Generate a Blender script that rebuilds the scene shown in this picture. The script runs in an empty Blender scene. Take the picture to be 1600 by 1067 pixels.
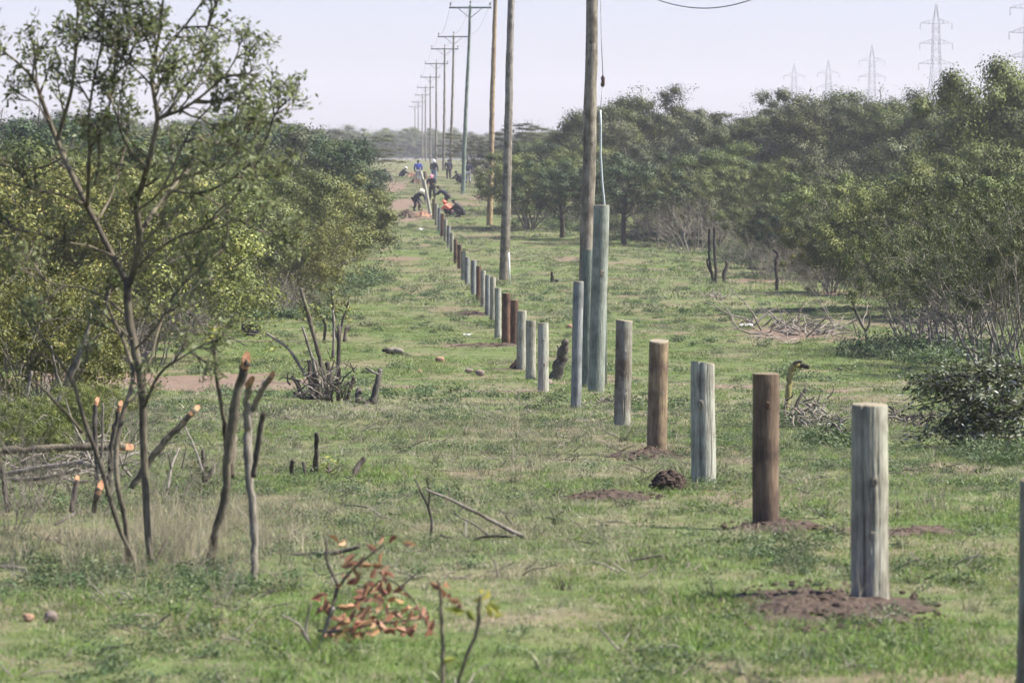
import bpy, math, random
import numpy as np
from mathutils import Vector, Matrix

random.seed(11)
rng = np.random.default_rng(11)
SC = bpy.context.scene
COL = SC.collection
R = math.radians

# ------------------------------------------------------------------ camera
F = 7000.0                      # focal length in photograph pixels (1600 wide)
CZ = 2.78                       # eye height above the ground near the first post
PITCH = math.atan(283.5 / F)    # horizon sits high in the frame
cam_d = bpy.data.cameras.new('camera')
cam_d.sensor_width = 36.0
cam_d.lens = 36.0 * F / 1600.0
cam_d.clip_start = 0.5
cam_d.clip_end = 20000
cam_d.dof.use_dof = True
cam_d.dof.focus_distance = 78.0
cam_d.dof.aperture_fstop = 6.5
cam = bpy.data.objects.new('camera', cam_d)
cam.location = (0, 0, CZ)
cam.rotation_euler = (math.pi / 2 - PITCH, 0, 0)
COL.objects.link(cam)
SC.camera = cam

# ------------------------------------------------------------------ light
SUN_EL, SUN_AZ = R(50), R(92)      # azimuth clockwise from +Y (view direction): high, from the right
SKY_STRENGTH = 0.063
SUN_STRENGTH = 5.0
EXPOSURE = 1.30
world = bpy.data.worlds.new('World')
SC.world = world
world.use_nodes = True
wn, wl = world.node_tree.nodes, world.node_tree.links
wn.clear()
sky = wn.new('ShaderNodeTexSky')
sky.sky_type = 'NISHITA'
sky.sun_disc = False
sky.sun_elevation = SUN_EL
sky.sun_rotation = SUN_AZ
sky.air_density = 1.0
sky.dust_density = 0.6
sky.ozone_density = 1.5
bg = wn.new('ShaderNodeBackground')
bg.inputs['Strength'].default_value = SKY_STRENGTH
wo = wn.new('ShaderNodeOutputWorld')
tint = wn.new('ShaderNodeMix')
tint.data_type = 'RGBA'
tint.blend_type = 'MULTIPLY'
tint.inputs[0].default_value = 1.0
tint.inputs[7].default_value = (0.875, 0.865, 1.23, 1)     # the whole sky has a faint lavender cast
wl.new(sky.outputs[0], tint.inputs[6])
wl.new(tint.outputs[2], bg.inputs['Color'])
wl.new(bg.outputs[0], wo.inputs[0])
sl = bpy.data.lights.new('sun', 'SUN')
sl.energy = SUN_STRENGTH
sl.angle = R(0.6)
sl.color = (1.0, 0.95, 0.87)
sun = bpy.data.objects.new('sun', sl)
sd = Vector((math.sin(SUN_AZ) * math.cos(SUN_EL), math.cos(SUN_AZ) * math.cos(SUN_EL), math.sin(SUN_EL)))
sun.rotation_euler = sd.to_track_quat('Z', 'Y').to_euler()
sun.location = (30, 20, 40)
COL.objects.link(sun)
SC.view_settings.view_transform = 'Standard'
SC.view_settings.look = 'None'
SC.view_settings.exposure = EXPOSURE
SC.view_settings.gamma = 1
SC.view_settings.use_curve_mapping = False
SC.cycles.max_bounces = 4
SC.cycles.diffuse_bounces = 2
SC.cycles.transmission_bounces = 2
SC.cycles.transparent_max_bounces = 6
SC.cycles.volume_bounces = 0
SC.cycles.use_denoising = True
SC.cycles.use_adaptive_sampling = True
SC.cycles.adaptive_threshold = 0.03

# ------------------------------------------------------------------ numeric helpers
_tab = np.random.default_rng(5).random(65536)


def vnoise(x, y, seed=0):
    x = np.asarray(x, float); y = np.asarray(y, float)
    xi = np.floor(x).astype(np.int64); yi = np.floor(y).astype(np.int64)
    fx = x - xi; fy = y - yi
    fx = fx * fx * (3 - 2 * fx); fy = fy * fy * (3 - 2 * fy)

    def h(a, b):
        return _tab[(a * 73856093 ^ b * 19349663 ^ seed * 83492791) & 65535]
    return ((h(xi, yi) * (1 - fx) + h(xi + 1, yi) * fx) * (1 - fy)
            + (h(xi, yi + 1) * (1 - fx) + h(xi + 1, yi + 1) * fx) * fy)


def fbm(x, y, seed=0, oct=4):
    s = 0; a = 0.5
    for k in range(oct):
        s = s + a * vnoise(x * 2 ** k, y * 2 ** k, seed + k)
        a *= 0.5
    return s / (1 - 0.5 ** oct)


# drop of the ground below the eye, measured along the fence line
_PD = [-400, 0, 15, 23.6, 28, 35.7, 43.1, 50.5, 58.2, 72, 90, 98, 106, 120, 137, 168, 186, 230, 287, 340, 430, 520, 700, 1000, 5000]
_PV = [2.6, 2.62, 2.68, 2.75, 2.78, 2.93, 3.09, 3.30, 3.47, 4.0, 4.63, 4.79, 4.91, 4.97, 4.95, 5.0, 5.03, 4.6, 3.4, 1.9, 1.6, 1.1, 0.5, 0.0, 0.0]
_px = np.arange(-400, 5000, 1.0)
_pv = np.interp(_px, _PD, _PV)
_k = np.exp(-0.5 * (np.arange(-12, 13) / 4.0) ** 2); _k /= _k.sum()
_pv = np.convolve(np.pad(_pv, 12, mode='edge'), _k, 'valid')


def prof(Y):
    return CZ - np.interp(Y, _px, _pv)


def hz(X, Y):
    X = np.asarray(X, float); Y = np.asarray(Y, float)
    z = prof(Y)
    z = z + 0.09 * (fbm(X / 1.6, Y / 2.6, 3, 3) - 0.5) + 0.05 * (vnoise(X / 0.42, Y / 0.6, 9) - 0.5)
    far = np.clip((Y - 90) / 120, 0, 1)
    return z + far * 0.55 * (fbm(X / 14, Y / 20, 21, 3) - 0.5)


_UP = Vector((0, math.sin(PITCH), math.cos(PITCH)))
_FW = Vector((0, math.cos(PITCH), -math.sin(PITCH)))


def at(x, y, d):
    """photograph pixel and distance -> point of the place"""
    v = Vector(((x - 800) / F, 0, 0)) - _UP * ((y - 533.5) / F) + _FW
    return Vector((0, 0, CZ)) + v * (d / v.y)


_ys = np.concatenate([np.arange(14, 200, 0.1), np.arange(200, 1500, 0.5)])


def gd(x, y):
    """distance at which the ground is seen at a pixel"""
    v = Vector(((x - 800) / F, 0, 0)) - _UP * ((y - 533.5) / F) + _FW
    z = CZ + v.z / v.y * _ys
    g = prof(_ys)
    i = int(np.argmax(z <= g))
    if not (z <= g).any():
        i = len(_ys) - 1
    return float(_ys[i])


def gp(x, y):
    d = gd(x, y)
    p = at(x, y, d)
    p.z = float(hz(p.x, p.y))
    return p


def pxm(d):
    return d / F            # metres per photograph pixel at that distance


# ------------------------------------------------------------------ scene helpers
class MB:
    def __init__(s):
        s.v = []; s.f = []

    def add(s, vs, fs):
        o = len(s.v)
        s.v.extend([tuple(p) for p in vs])
        s.f.extend([tuple(i + o for i in f) for f in fs])

    def tube(s, pts, rads, n=6, cap=True, rough=0.0, rs=None):
        pts = [Vector(p) for p in pts]
        m = len(pts)
        vs = []; fs = []
        t0 = (pts[1] - pts[0]).normalized()
        a = Vector((0, 0, 1)) if abs(t0.z) < 0.9 else Vector((1, 0, 0))
        u = t0.cross(a).normalized()
        for i in range(m):
            t = (pts[min(i + 1, m - 1)] - pts[max(i - 1, 0)])
            if t.length < 1e-9:
                t = t0
            t.normalize()
            u = (u - t * u.dot(t))
            if u.length < 1e-6:
                u = t.orthogonal()
            u.normalize()
            w = t.cross(u)
            for k in range(n):
                an = 2 * math.pi * k / n
                r = rads[i] * (1 + (rs.uniform(-rough, rough) if rough else 0))
                vs.append(pts[i] + (u * math.cos(an) + w * math.sin(an)) * r)
        for i in range(m - 1):
            for k in range(n):
                fs.append((i * n + k, i * n + (k + 1) % n, (i + 1) * n + (k + 1) % n, (i + 1) * n + k))
        if cap:
            fs.append(tuple(range(n))[::-1])
            fs.append(tuple((m - 1) * n + k for k in range(n)))
        s.add(vs, fs)

    def box(s, c, h, rot=None):
        vs = []
        for dx in (-1, 1):
            for dy in (-1, 1):
                for dz in (-1, 1):
                    p = Vector((dx * h[0], dy * h[1], dz * h[2]))
                    if rot is not None:
                        p = rot @ p
                    vs.append(Vector(c) + p)
        s.add(vs, [(0, 1, 3, 2), (4, 6, 7, 5), (0, 4, 5, 1), (2, 3, 7, 6), (0, 2, 6, 4), (1, 5, 7, 3)])

    def bar(s, a, b, w):
        a, b = Vector(a), Vector(b)
        s.tube([a, b], [w, w], 4)

    def mesh(s, name, mat=None, smooth=True):
        me = bpy.data.meshes.new(name)
        me.from_pydata(s.v, [], s.f)
        if mat:
            me.materials.append(mat)
        if smooth:
            me.polygons.foreach_set('use_smooth', [True] * len(me.polygons))
        me.update()
        return me

    def build(s, name, mat, parent=None, smooth=True):
        return obj(name, s.mesh(name, mat, smooth), parent)


def obj(name, me, parent=None):
    o = bpy.data.objects.new(name, me)
    COL.objects.link(o)
    if parent:
        o.parent = parent
    return o


def tag(o, label, cat, group=None):
    o['label'] = label
    o['category'] = cat
    if group:
        o['group'] = group
    return o


def thing(name, loc, label, cat, group=None, rz=0):
    o = bpy.data.objects.new(name, None)
    o.empty_display_size = 0.2
    COL.objects.link(o)
    o.location = loc
    o.rotation_euler = (0, 0, rz)
    return tag(o, label, cat, group)


def kind(o, k):
    o['kind'] = k
    return o


# ------------------------------------------------------------------ materials
def newmat(name):
    m = bpy.data.materials.new(name)
    m.use_nodes = True
    n = m.node_tree.nodes
    n.clear()
    out = n.new('ShaderNodeOutputMaterial')
    return m, n, m.node_tree.links, out


def ramp(n, stops):
    r = n.new('ShaderNodeValToRGB')
    e = r.color_ramp.elements
    e[0].position, e[0].color = stops[0][0], (*stops[0][1], 1)
    e[1].position, e[1].color = stops[-1][0], (*stops[-1][1], 1)
    for p, c in stops[1:-1]:
        x = e.new(p)
        x.color = (*c, 1)
    return r


def mix(n, l, a, b, fac, blend='MIX'):
    m = n.new('ShaderNodeMix')
    m.data_type = 'RGBA'
    m.blend_type = blend
    for s, v in ((m.inputs[6], a), (m.inputs[7], b), (m.inputs[0], fac)):
        if hasattr(v, 'is_linked'):
            l.new(v, s)
        elif isinstance(v, tuple):
            s.default_value = (*v, 1)
        else:
            s.default_value = v
    return m.outputs[2]


def noise(n, l, vec, scale, detail=4, rough=0.55):
    t = n.new('ShaderNodeTexNoise')
    t.inputs['Scale'].default_value = scale
    t.inputs['Detail'].default_value = detail
    t.inputs['Roughness'].default_value = rough
    if vec is not None:
        l.new(vec, t.inputs['Vector'])
    return t.outputs['Fac']


def mapped(n, l, src, scale):
    mp = n.new('ShaderNodeMapping')
    mp.inputs['Scale'].default_value = scale
    l.new(src, mp.inputs['Vector'])
    return mp.outputs[0]


def leaf_mat(name, stops, rough=0.55, spec=0.22, transl=0.20, var=0.38):
    """leaf colour from a per-leaf random number, shifted a little per plant"""
    m, n, l, out = newmat(name)
    at_ = n.new('ShaderNodeAttribute')
    at_.attribute_name = 'rnd'
    r = ramp(n, stops)
    l.new(at_.outputs['Fac'], r.inputs[0])
    oi = n.new('ShaderNodeObjectInfo')
    mr = n.new('ShaderNodeMapRange')
    mr.inputs[3].default_value = 1 - var
    mr.inputs[4].default_value = 1 + var
    l.new(oi.outputs['Random'], mr.inputs[0])
    hs = n.new('ShaderNodeHueSaturation')
    l.new(mr.outputs[0], hs.inputs['Value'])
    l.new(r.outputs[0], hs.inputs['Color'])
    mh = n.new('ShaderNodeMapRange')
    mh.inputs[3].default_value = 0.484
    mh.inputs[4].default_value = 0.522
    mul = n.new('ShaderNodeMath')
    mul.operation = 'MULTIPLY'
    mul.inputs[1].default_value = 7.31
    fr = n.new('ShaderNodeMath')
    fr.operation = 'FRACT'
    l.new(oi.outputs['Random'], mul.inputs[0])
    l.new(mul.outputs[0], fr.inputs[0])
    l.new(fr.outputs[0], mh.inputs[0])
    l.new(mh.outputs[0], hs.inputs['Hue'])
    b = n.new('ShaderNodeBsdfPrincipled')
    b.inputs['Roughness'].default_value = rough
    b.inputs['Specular IOR Level'].default_value = spec
    l.new(hs.outputs[0], b.inputs['Base Color'])
    t = n.new('ShaderNodeBsdfTranslucent')
    l.new(hs.outputs[0], t.inputs['Color'])
    mx = n.new('ShaderNodeMixShader')
    mx.inputs[0].default_value = transl
    l.new(b.outputs[0], mx.inputs[1])
    l.new(t.outputs[0], mx.inputs[2])
    l.new(mx.outputs[0], out.inputs[0])
    return m


def wood_mat(name, c1, c2, dark, scale=(14, 14, 1.6), bump=0.5, rough=0.85, grain=2.0, cov=0.5):
    m, n, l, out = newmat(name)
    tc = n.new('ShaderNodeTexCoord')
    oi = n.new('ShaderNodeObjectInfo')
    add = n.new('ShaderNodeVectorMath')
    add.operation = 'ADD'
    sc_ = n.new('ShaderNodeVectorMath')
    sc_.operation = 'SCALE'
    l.new(oi.outputs['Location'], sc_.inputs[0])
    sc_.inputs['Scale'].default_value = 3.7
    l.new(tc.outputs['Object'], add.inputs[0])
    l.new(sc_.outputs[0], add.inputs[1])
    v = mapped(n, l, add.outputs[0], scale)
    f1 = noise(n, l, v, grain, 6, 0.65)
    v2 = mapped(n, l, add.outputs[0], (3, 3, 2.2))
    f2 = noise(n, l, v2, 1.4, 4, 0.6)
    r1 = ramp(n, [(0.3, c1), (0.7, c2)])
    l.new(f1, r1.inputs[0])
    r2 = ramp(n, [(cov - 0.08, (0, 0, 0)), (cov + 0.14, (1, 1, 1))])
    l.new(f2, r2.inputs[0])
    c = mix(n, l, r1.outputs[0], dark, r2.outputs[0])
    f3 = noise(n, l, mapped(n, l, add.outputs[0], (40, 40, 3)), 2.0, 3)
    r3 = ramp(n, [(0.36, (0.36, 0.34, 0.32)), (0.56, (1, 1, 1))])
    l.new(f3, r3.inputs[0])
    c = mix(n, l, c, r3.outputs[0], 0.6, 'MULTIPLY')
    b = n.new('ShaderNodeBsdfPrincipled')
    b.inputs['Roughness'].default_value = rough
    b.inputs['Specular IOR Level'].default_value = 0.2
    l.new(c, b.inputs['Base Color'])
    bp = n.new('ShaderNodeBump')
    bp.inputs['Strength'].default_value = bump
    bp.inputs['Distance'].default_value = 0.02
    l.new(f1, bp.inputs['Height'])
    l.new(bp.outputs[0], b.inputs['Normal'])
    l.new(b.outputs[0], out.inputs[0])
    return m


def plain_mat(name, c1, c2, scale=20, rough=0.8, spec=0.3, metal=0.0, bump=0.0):
    m, n, l, out = newmat(name)
    tc = n.new('ShaderNodeTexCoord')
    f = noise(n, l, tc.outputs['Object'], scale, 5, 0.6)
    r = ramp(n, [(0.3, c1), (0.7, c2)])
    l.new(f, r.inputs[0])
    b = n.new('ShaderNodeBsdfPrincipled')
    b.inputs['Roughness'].default_value = rough
    b.inputs['Specular IOR Level'].default_value = spec
    b.inputs['Metallic'].default_value = metal
    l.new(r.outputs[0], b.inputs['Base Color'])
    if bump:
        bp = n.new('ShaderNodeBump')
        bp.inputs['Strength'].default_value = bump
        bp.inputs['Distance'].default_value = 0.03
        l.new(f, bp.inputs['Height'])
        l.new(bp.outputs[0], b.inputs['Normal'])
    l.new(b.outputs[0], out.inputs[0])
    return m


M = {}
M['grey_post'] = wood_mat('grey_post', (.27, .26, .20), (.44, .43, .335), (.19, .175, .135), cov=0.55, bump=.8)
M['pale_post'] = wood_mat('pale_post', (.30, .30, .235), (.46, .46, .375), (.21, .195, .15), cov=0.58, bump=.8)
M['mottled_post'] = wood_mat('mottled_post', (.22, .21, .16), (.36, .355, .285), (.12, .095, .065), cov=0.47, bump=.8)
M['brown_post'] = wood_mat('brown_post', (.12, .085, .058), (.22, .16, .105), (.065, .045, .034), cov=0.50)
M['tan_post'] = wood_mat('tan_post', (.20, .15, .09), (.34, .26, .155), (.10, .07, .048), cov=0.50)
M['red_post'] = wood_mat('red_post', (.12, .07, .048), (.20, .12, .075), (.065, .04, .03), cov=0.50)
M['green_post'] = wood_mat('green_post', (.22, .245, .20), (.33, .355, .29), (.18, .195, .155), cov=0.52, bump=.8)
M['bluegreen_post'] = wood_mat('bluegreen_post', (.12, .145, .12), (.19, .22, .185), (.095, .11, .09), cov=0.52)
M['bluegrey_post'] = wood_mat('bluegrey_post', (.19, .20, .19), (.30, .315, .295), (.14, .145, .14), cov=0.56)
M['pole_grey'] = wood_mat('pole_grey', (.19, .17, .125), (.35, .32, .25), (.11, .095, .07), scale=(9, 9, .5), cov=0.52)
M['pole_tan'] = wood_mat('pole_tan', (.30, .22, .12), (.48, .37, .22), (.19, .135, .08), scale=(9, 9, .5), cov=0.52)
M['pole_green'] = wood_mat('pole_green', (.14, .18, .14), (.25, .30, .25), (.10, .13, .10), scale=(9, 9, .5), cov=0.52)
M['end_grain'] = plain_mat('end_grain', (.18, .15, .10), (.32, .275, .19), 45)
M['end_dark'] = plain_mat('end_dark', (.14, .10, .06), (.25, .19, .12), 45)
M['fresh_cut'] = plain_mat('fresh_cut', (.24, .10, .05), (.56, .32, .17), 55)
M['pale_cut'] = plain_mat('pale_cut', (.36, .25, .13), (.50, .37, .21), 40)
M['bark'] = wood_mat('bark', (.085, .075, .06), (.19, .17, .14), (.05, .043, .036), scale=(25, 25, 6), cov=0.5)
M['bark_light'] = wood_mat('bark_light', (.17, .15, .115), (.30, .27, .21), (.09, .078, .06), scale=(25, 25, 6), cov=0.54)
M['bark_olive'] = wood_mat('bark_olive', (.11, .095, .065), (.23, .20, .14), (.06, .05, .037), scale=(25, 25, 6), cov=0.5)
M['dead_wood'] = wood_mat('dead_wood', (.20, .175, .14), (.34, .305, .255), (.12, .10, .08), scale=(25, 25, 6), cov=0.55)
M['dark_stump'] = wood_mat('dark_stump', (.055, .045, .035), (.13, .11, .09), (.03, .025, .02), scale=(20, 20, 5), cov=0.5)
M['lichen'] = wood_mat('lichen', (.30, .26, .085), (.44, .40, .17), (.13, .095, .05), scale=(18, 18, 6), cov=0.50, bump=1.0)
M['soil'] = plain_mat('soil', (.062, .046, .035), (.13, .097, .074), 14, 0.95, 0.1, bump=1.0)
M['soil_dark'] = plain_mat('soil_dark', (.050, .037, .028), (.105, .078, .059), 14, 0.95, 0.1, bump=1.0)
M['soil_orange'] = plain_mat('soil_orange', (.22, .125, .08), (.32, .195, .13), 5, 0.95, 0.1, bump=0.8)
M['stone'] = plain_mat('stone', (.17, .13, .105), (.32, .26, .215), 14, 0.9, 0.2, bump=0.6)
M['stone_red'] = plain_mat('stone_red', (.27, .16, .10), (.42, .27, .18), 14, 0.9, 0.2, bump=0.6)
M['steel'] = plain_mat('steel', (.20, .20, .22), (.27, .27, .285), 2, 0.6, 0.4, 0.2)
M['wire'] = plain_mat('wire', (.22, .22, .22), (.30, .30, .30), 8, 0.5, 0.5, 0.5)
M['white_plastic'] = plain_mat('white_plastic', (.70, .70, .68), (.78, .78, .76), 12, 0.5)
M['grey_pipe'] = plain_mat('grey_pipe', (.36, .40, .38), (.46, .50, .48), 12, 0.6)
M['black_rubber'] = plain_mat('black_rubber', (.015, .015, .018), (.03, .03, .035), 12, 0.45)
M['porcelain'] = plain_mat('porcelain', (.05, .03, .025), (.09, .05, .04), 12, 0.3)
M['skin'] = plain_mat('skin', (.055, .032, .022), (.085, .05, .036), 12, 0.55)
M['navy'] = plain_mat('navy', (.012, .015, .030), (.026, .030, .052), 9)
M['black_cloth'] = plain_mat('black_cloth', (.012, .012, .018), (.026, .026, .034), 9)
M['blue_cloth'] = plain_mat('blue_cloth', (.025, .045, .24), (.045, .075, .34), 9)
M['grey_cloth'] = plain_mat('grey_cloth', (.20, .21, .23), (.30, .31, .33), 9)
M['jeans'] = plain_mat('jeans', (.10, .14, .22), (.17, .21, .30), 9)
M['orange_cloth'] = plain_mat('orange_cloth', (.78, .16, .10), (.86, .24, .15), 9)
M['pink_cloth'] = plain_mat('pink_cloth', (.70, .26, .32), (.80, .36, .42), 9)
M['cream_cloth'] = plain_mat('cream_cloth', (.70, .64, .46), (.82, .76, .58), 9)
M['white_cloth'] = plain_mat('white_cloth', (.74, .76, .80), (.84, .86, .90), 9)
M['red_cloth'] = plain_mat('red_cloth', (.40, .05, .06), (.52, .09, .09), 9)
M['brown_cloth'] = plain_mat('brown_cloth', (.10, .07, .05), (.17, .12, .09), 9)

L = {}
L['olive'] = leaf_mat('leaf_olive', [(0, (.045, .057, .016)), (.45, (.092, .110, .029)), (.8, (.148, .167, .050)), (.95, (.21, .22, .075)), (1, (.28, .26, .08))], var=.42)
L['yellowgreen'] = leaf_mat('leaf_yellowgreen', [(0, (.070, .080, .020)), (.45, (.145, .158, .038)), (.8, (.22, .23, .064)), (.92, (.33, .30, .08)), (1, (.45, .38, .10))], var=.28)
L['dark'] = leaf_mat('leaf_dark', [(0, (.024, .042, .019)), (.5, (.048, .075, .030)), (.9, (.085, .118, .048)), (1, (.14, .17, .07))], var=.25)
L['grey'] = leaf_mat('leaf_grey', [(0, (.045, .052, .024)), (.5, (.085, .095, .044)), (.9, (.14, .15, .075)), (1, (.22, .22, .12))])
L['acacia'] = leaf_mat('leaf_acacia', [(0, (.045, .052, .022)), (.5, (.080, .088, .036)), (1, (.14, .145, .065))])
L['tree'] = leaf_mat('leaf_tree', [(0, (.070, .080, .030)), (.4, (.135, .150, .056)), (.75, (.215, .23, .098)), (.94, (.31, .32, .16)), (1, (.36, .35, .17))], rough=.5, spec=.35, transl=.40, var=.15)
L['sprig'] = leaf_mat('leaf_sprig', [(0, (.12, .15, .03)), (.5, (.22, .25, .05)), (1, (.42, .40, .10))], transl=.4, var=.1)
L['heap'] = leaf_mat('leaf_heap', [(0, (.030, .045, .018)), (.5, (.065, .088, .032)), (.78, (.12, .145, .06)), (.9, (.26, .28, .22)), (1, (.42, .44, .38))], rough=.5, spec=.35, transl=.2, var=.1)
L['dry'] = leaf_mat('leaf_dry', [(0, (.17, .078, .042)), (.5, (.31, .155, .088)), (1, (.42, .25, .15))], transl=.25, var=.3)
L['grass'] = leaf_mat('blade_green', [(0, (.086, .146, .028)), (.45, (.152, .228, .047)), (.80, (.212, .285, .076)), (.92, (.31, .32, .155)), (1, (.45, .42, .28))], rough=.5, transl=.38, var=.42)
L['grass_grey'] = leaf_mat('blade_grey', [(0, (.095, .115, .055)), (.45, (.16, .175, .090)), (.8, (.245, .240, .145)), (1, (.40, .365, .26))], rough=.6, transl=.3, var=.42)
L['straw'] = leaf_mat('blade_straw', [(0, (.22, .18, .115)), (.5, (.36, .31, .21)), (1, (.52, .47, .35))], rough=.7, transl=.3, var=.25)
L['weed'] = leaf_mat('weed_leaf', [(0, (.048, .076, .030)), (.5, (.085, .122, .048)), (.9, (.13, .17, .075)), (1, (.20, .22, .11))], rough=.5, transl=.25, var=.3)

# ground: short turf, thin dry thatch and red-brown earth
gm, n, l, out = newmat('ground')
geo = n.new('ShaderNodeNewGeometry')
pos = geo.outputs['Position']
f1 = noise(n, l, pos, 0.35, 6, 0.6)
f2 = noise(n, l, pos, 2.4, 6, 0.65)
f3 = noise(n, l, pos, 11, 4, 0.7)
g1 = ramp(n, [(.30, (.062, .092, .028)), (.5, (.098, .132, .042)), (.72, (.155, .160, .076))])
l.new(f2, g1.inputs[0])
g2 = ramp(n, [(.32, (.130, .115, .066)), (.7, (.22, .185, .115))])
l.new(f3, g2.inputs[0])
rt = ramp(n, [(.46, (0, 0, 0)), (.64, (1, 1, 1))])
l.new(f1, rt.inputs[0])
turf = mix(n, l, g1.outputs[0], g2.outputs[0], rt.outputs[0])
so = ramp(n, [(.25, (.100, .071, .050)), (.5, (.17, .122, .088)), (.75, (.255, .19, .142))])
fs_ = noise(n, l, pos, 5, 7, 0.7)
l.new(fs_, so.inputs[0])
sa = n.new('ShaderNodeAttribute')
sa.attribute_name = 'soil'
ad = n.new('ShaderNodeMath')
ad.operation = 'ADD'
l.new(sa.outputs['Fac'], ad.inputs[0])
sb = n.new('ShaderNodeMath')
sb.operation = 'MULTIPLY_ADD'
sb.inputs[1].default_value = 0.8
sb.inputs[2].default_value = -0.40
l.new(f3, sb.inputs[0])
l.new(sb.outputs[0], ad.inputs[1])
rs_ = ramp(n, [(.38, (0, 0, 0)), (.66, (1, 1, 1))])
l.new(ad.outputs[0], rs_.inputs[0])
gc = mix(n, l, turf, so.outputs[0], rs_.outputs[0])
b = n.new('ShaderNodeBsdfPrincipled')
b.inputs['Roughness'].default_value = 0.95
b.inputs['Specular IOR Level'].default_value = 0.1
l.new(gc, b.inputs['Base Color'])
bp = n.new('ShaderNodeBump')
bp.inputs['Strength'].default_value = 0.6
bp.inputs['Distance'].default_value = 0.05
l.new(f3, bp.inputs['Height'])
l.new(bp.outputs[0], b.inputs['Normal'])
l.new(b.outputs[0], out.inputs[0])
M['ground'] = gm

# ------------------------------------------------------------------ bare earth map (world space)
# pixel centre, half width in pixels, half depth in metres, strength
_SOILPX = [
    (1290, 952, 150, 0.8, 1), (1310, 826, 190, 0.7, .75), (930, 772, 80, .6, .8), (1010, 712, 60, .8, .8),
    (300, 600, 210, 8.0, 1.5), (120, 596, 170, 8.0, 1.4), (420, 602, 90, 5, 1.1), (620, 606, 130, 3.0, .75), (800, 612, 130, 2.2, .85), (1150, 604, 110, 3.5, .8),
    (1330, 612, 80, 3, .8), (1230, 522, 110, 6, .95), (1330, 528, 80, 4, .7), (1180, 442, 90, 7, .7), (1240, 408, 80, 7, .6),
    (1320, 460, 90, 7, .65), (890, 408, 45, 5, .8), (1120, 430, 60, 6, .5), (720, 540, 60, 2.5, .8), (740, 490, 40, 3, .6),
    (660, 455, 60, 6, .55), (620, 412, 40, 7, .65), (655, 338, 48, 14, 1.0), (630, 320, 40, 18, .9), (720, 318, 60, 8, .7), (745, 308, 50, 6, .8),
    (640, 285, 60, 20, .9), (615, 290, 25, 20, .9), (700, 275, 60, 25, .5), (760, 318, 40, 8, .5), (1530, 797, 60, 1.2, .55), (700, 668, 140, 2.5, .4),
    (1500, 1035, 50, .5, .5), (1440, 600, 60, 3, .5), (60, 760, 160, 3, .45), (250, 780, 200, 3, .4), (560, 640, 120, 2.5, .5),
    (740, 395, 40, 6, .6), (830, 460, 50, 5, .45), (1000, 470, 60, 6, .35), (1130, 800, 120, 1.2, .35), (1080, 640, 60, 2.5, .45),
]
_SOIL = []
for (x, y, hw, hd, s) in _SOILPX:
    p = gp(x, y)
    _SOIL.append((p.x, p.y, hw * pxm(p.y), hd, s))


def soil(X, Y):
    X = np.asarray(X, float); Y = np.asarray(Y, float)
    wob = fbm(X / 0.7, Y / 1.6, 31, 4) - 0.5
    s = np.zeros_like(X)
    for (cx, cy, a, b_, st) in _SOIL:
        e = np.sqrt(((X - cx) / a) ** 2 + ((Y - cy) / b_) ** 2)
        s = np.maximum(s, st * np.clip(1.25 - e - 1.1 * wob, 0, 1))
    g = fbm(X / 2.2, Y / 4.5, 41, 4)
    s = np.maximum(s, np.clip((g - 0.60 - .05 * np.exp(-((Y - 108) / 22) ** 2)) * 5, 0, 0.55))
    s = np.maximum(s, np.clip((Y - 230) / 220, 0, .42) * (.55 + .9 * fbm(X / 5, Y / 14, 45, 3)))
    return s


# ------------------------------------------------------------------ ground sheet
def grid_rows():
    r = [-120, -60, -30, -10, 0, 6, 10]
    y = 13.0
    while y < 62: r.append(y); y += 0.16
    while y < 200: r.append(y); y += 0.45
    st = 0.6
    while y < 3200: r.append(y); y += st; st *= 1.045
    return np.array(r)


rows = grid_rows()
cs = np.concatenate([[-40, -12, -5, -2.5, -1.6, -1.25], np.linspace(-1, 1, 171), [1.25, 1.6, 2.5, 5, 12, 40]])
wY = np.maximum(6.0, 0.145 * rows + 1.2)
XX = cs[None, :] * wY[:, None]
XX = np.clip(XX, -1500, 1500)
# keep clipped columns apart
for k in range(6):
    XX[:, k] -= (5 - k) * 1.0
    XX[:, -1 - k] += (5 - k) * 1.0
YY = np.repeat(rows[:, None], len(cs), 1)
ZZ = hz(XX, YY)
SS = soil(XX, YY)
nr, nc = XX.shape
co = np.stack([XX, YY, ZZ], -1).reshape(-1, 3)
idx = np.arange(nr * nc).reshape(nr, nc)
q = np.stack([idx[:-1, :-1], idx[:-1, 1:], idx[1:, 1:], idx[1:, :-1]], -1).reshape(-1, 4)


def quads_mesh(name, co, q, mat, attr=None, smooth=True):
    me = bpy.data.meshes.new(name)
    me.vertices.add(len(co))
    me.vertices.foreach_set('co', np.ascontiguousarray(co, dtype=np.float32).ravel())
    k = q.shape[1]
    me.loops.add(q.size)
    me.loops.foreach_set('vertex_index', np.ascontiguousarray(q, dtype=np.int32).ravel())
    me.polygons.add(len(q))
    me.polygons.foreach_set('loop_start', np.arange(0, q.size, k, dtype=np.int32))
    if smooth:
        me.polygons.foreach_set('use_smooth', np.ones(len(q), dtype=bool))
    if attr:
        for nm, dat in attr.items():
            a = me.attributes.new(nm, 'FLOAT', 'POINT')
            a.data.foreach_set('value', np.ascontiguousarray(dat, dtype=np.float32).ravel())
    me.materials.append(mat)
    me.update(calc_edges=True)
    me.validate()
    return me


ground = kind(obj('ground', quads_mesh('ground', co, q, M['ground'], {'soil': SS})), 'structure')

# ------------------------------------------------------------------ leaves and branches


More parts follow.
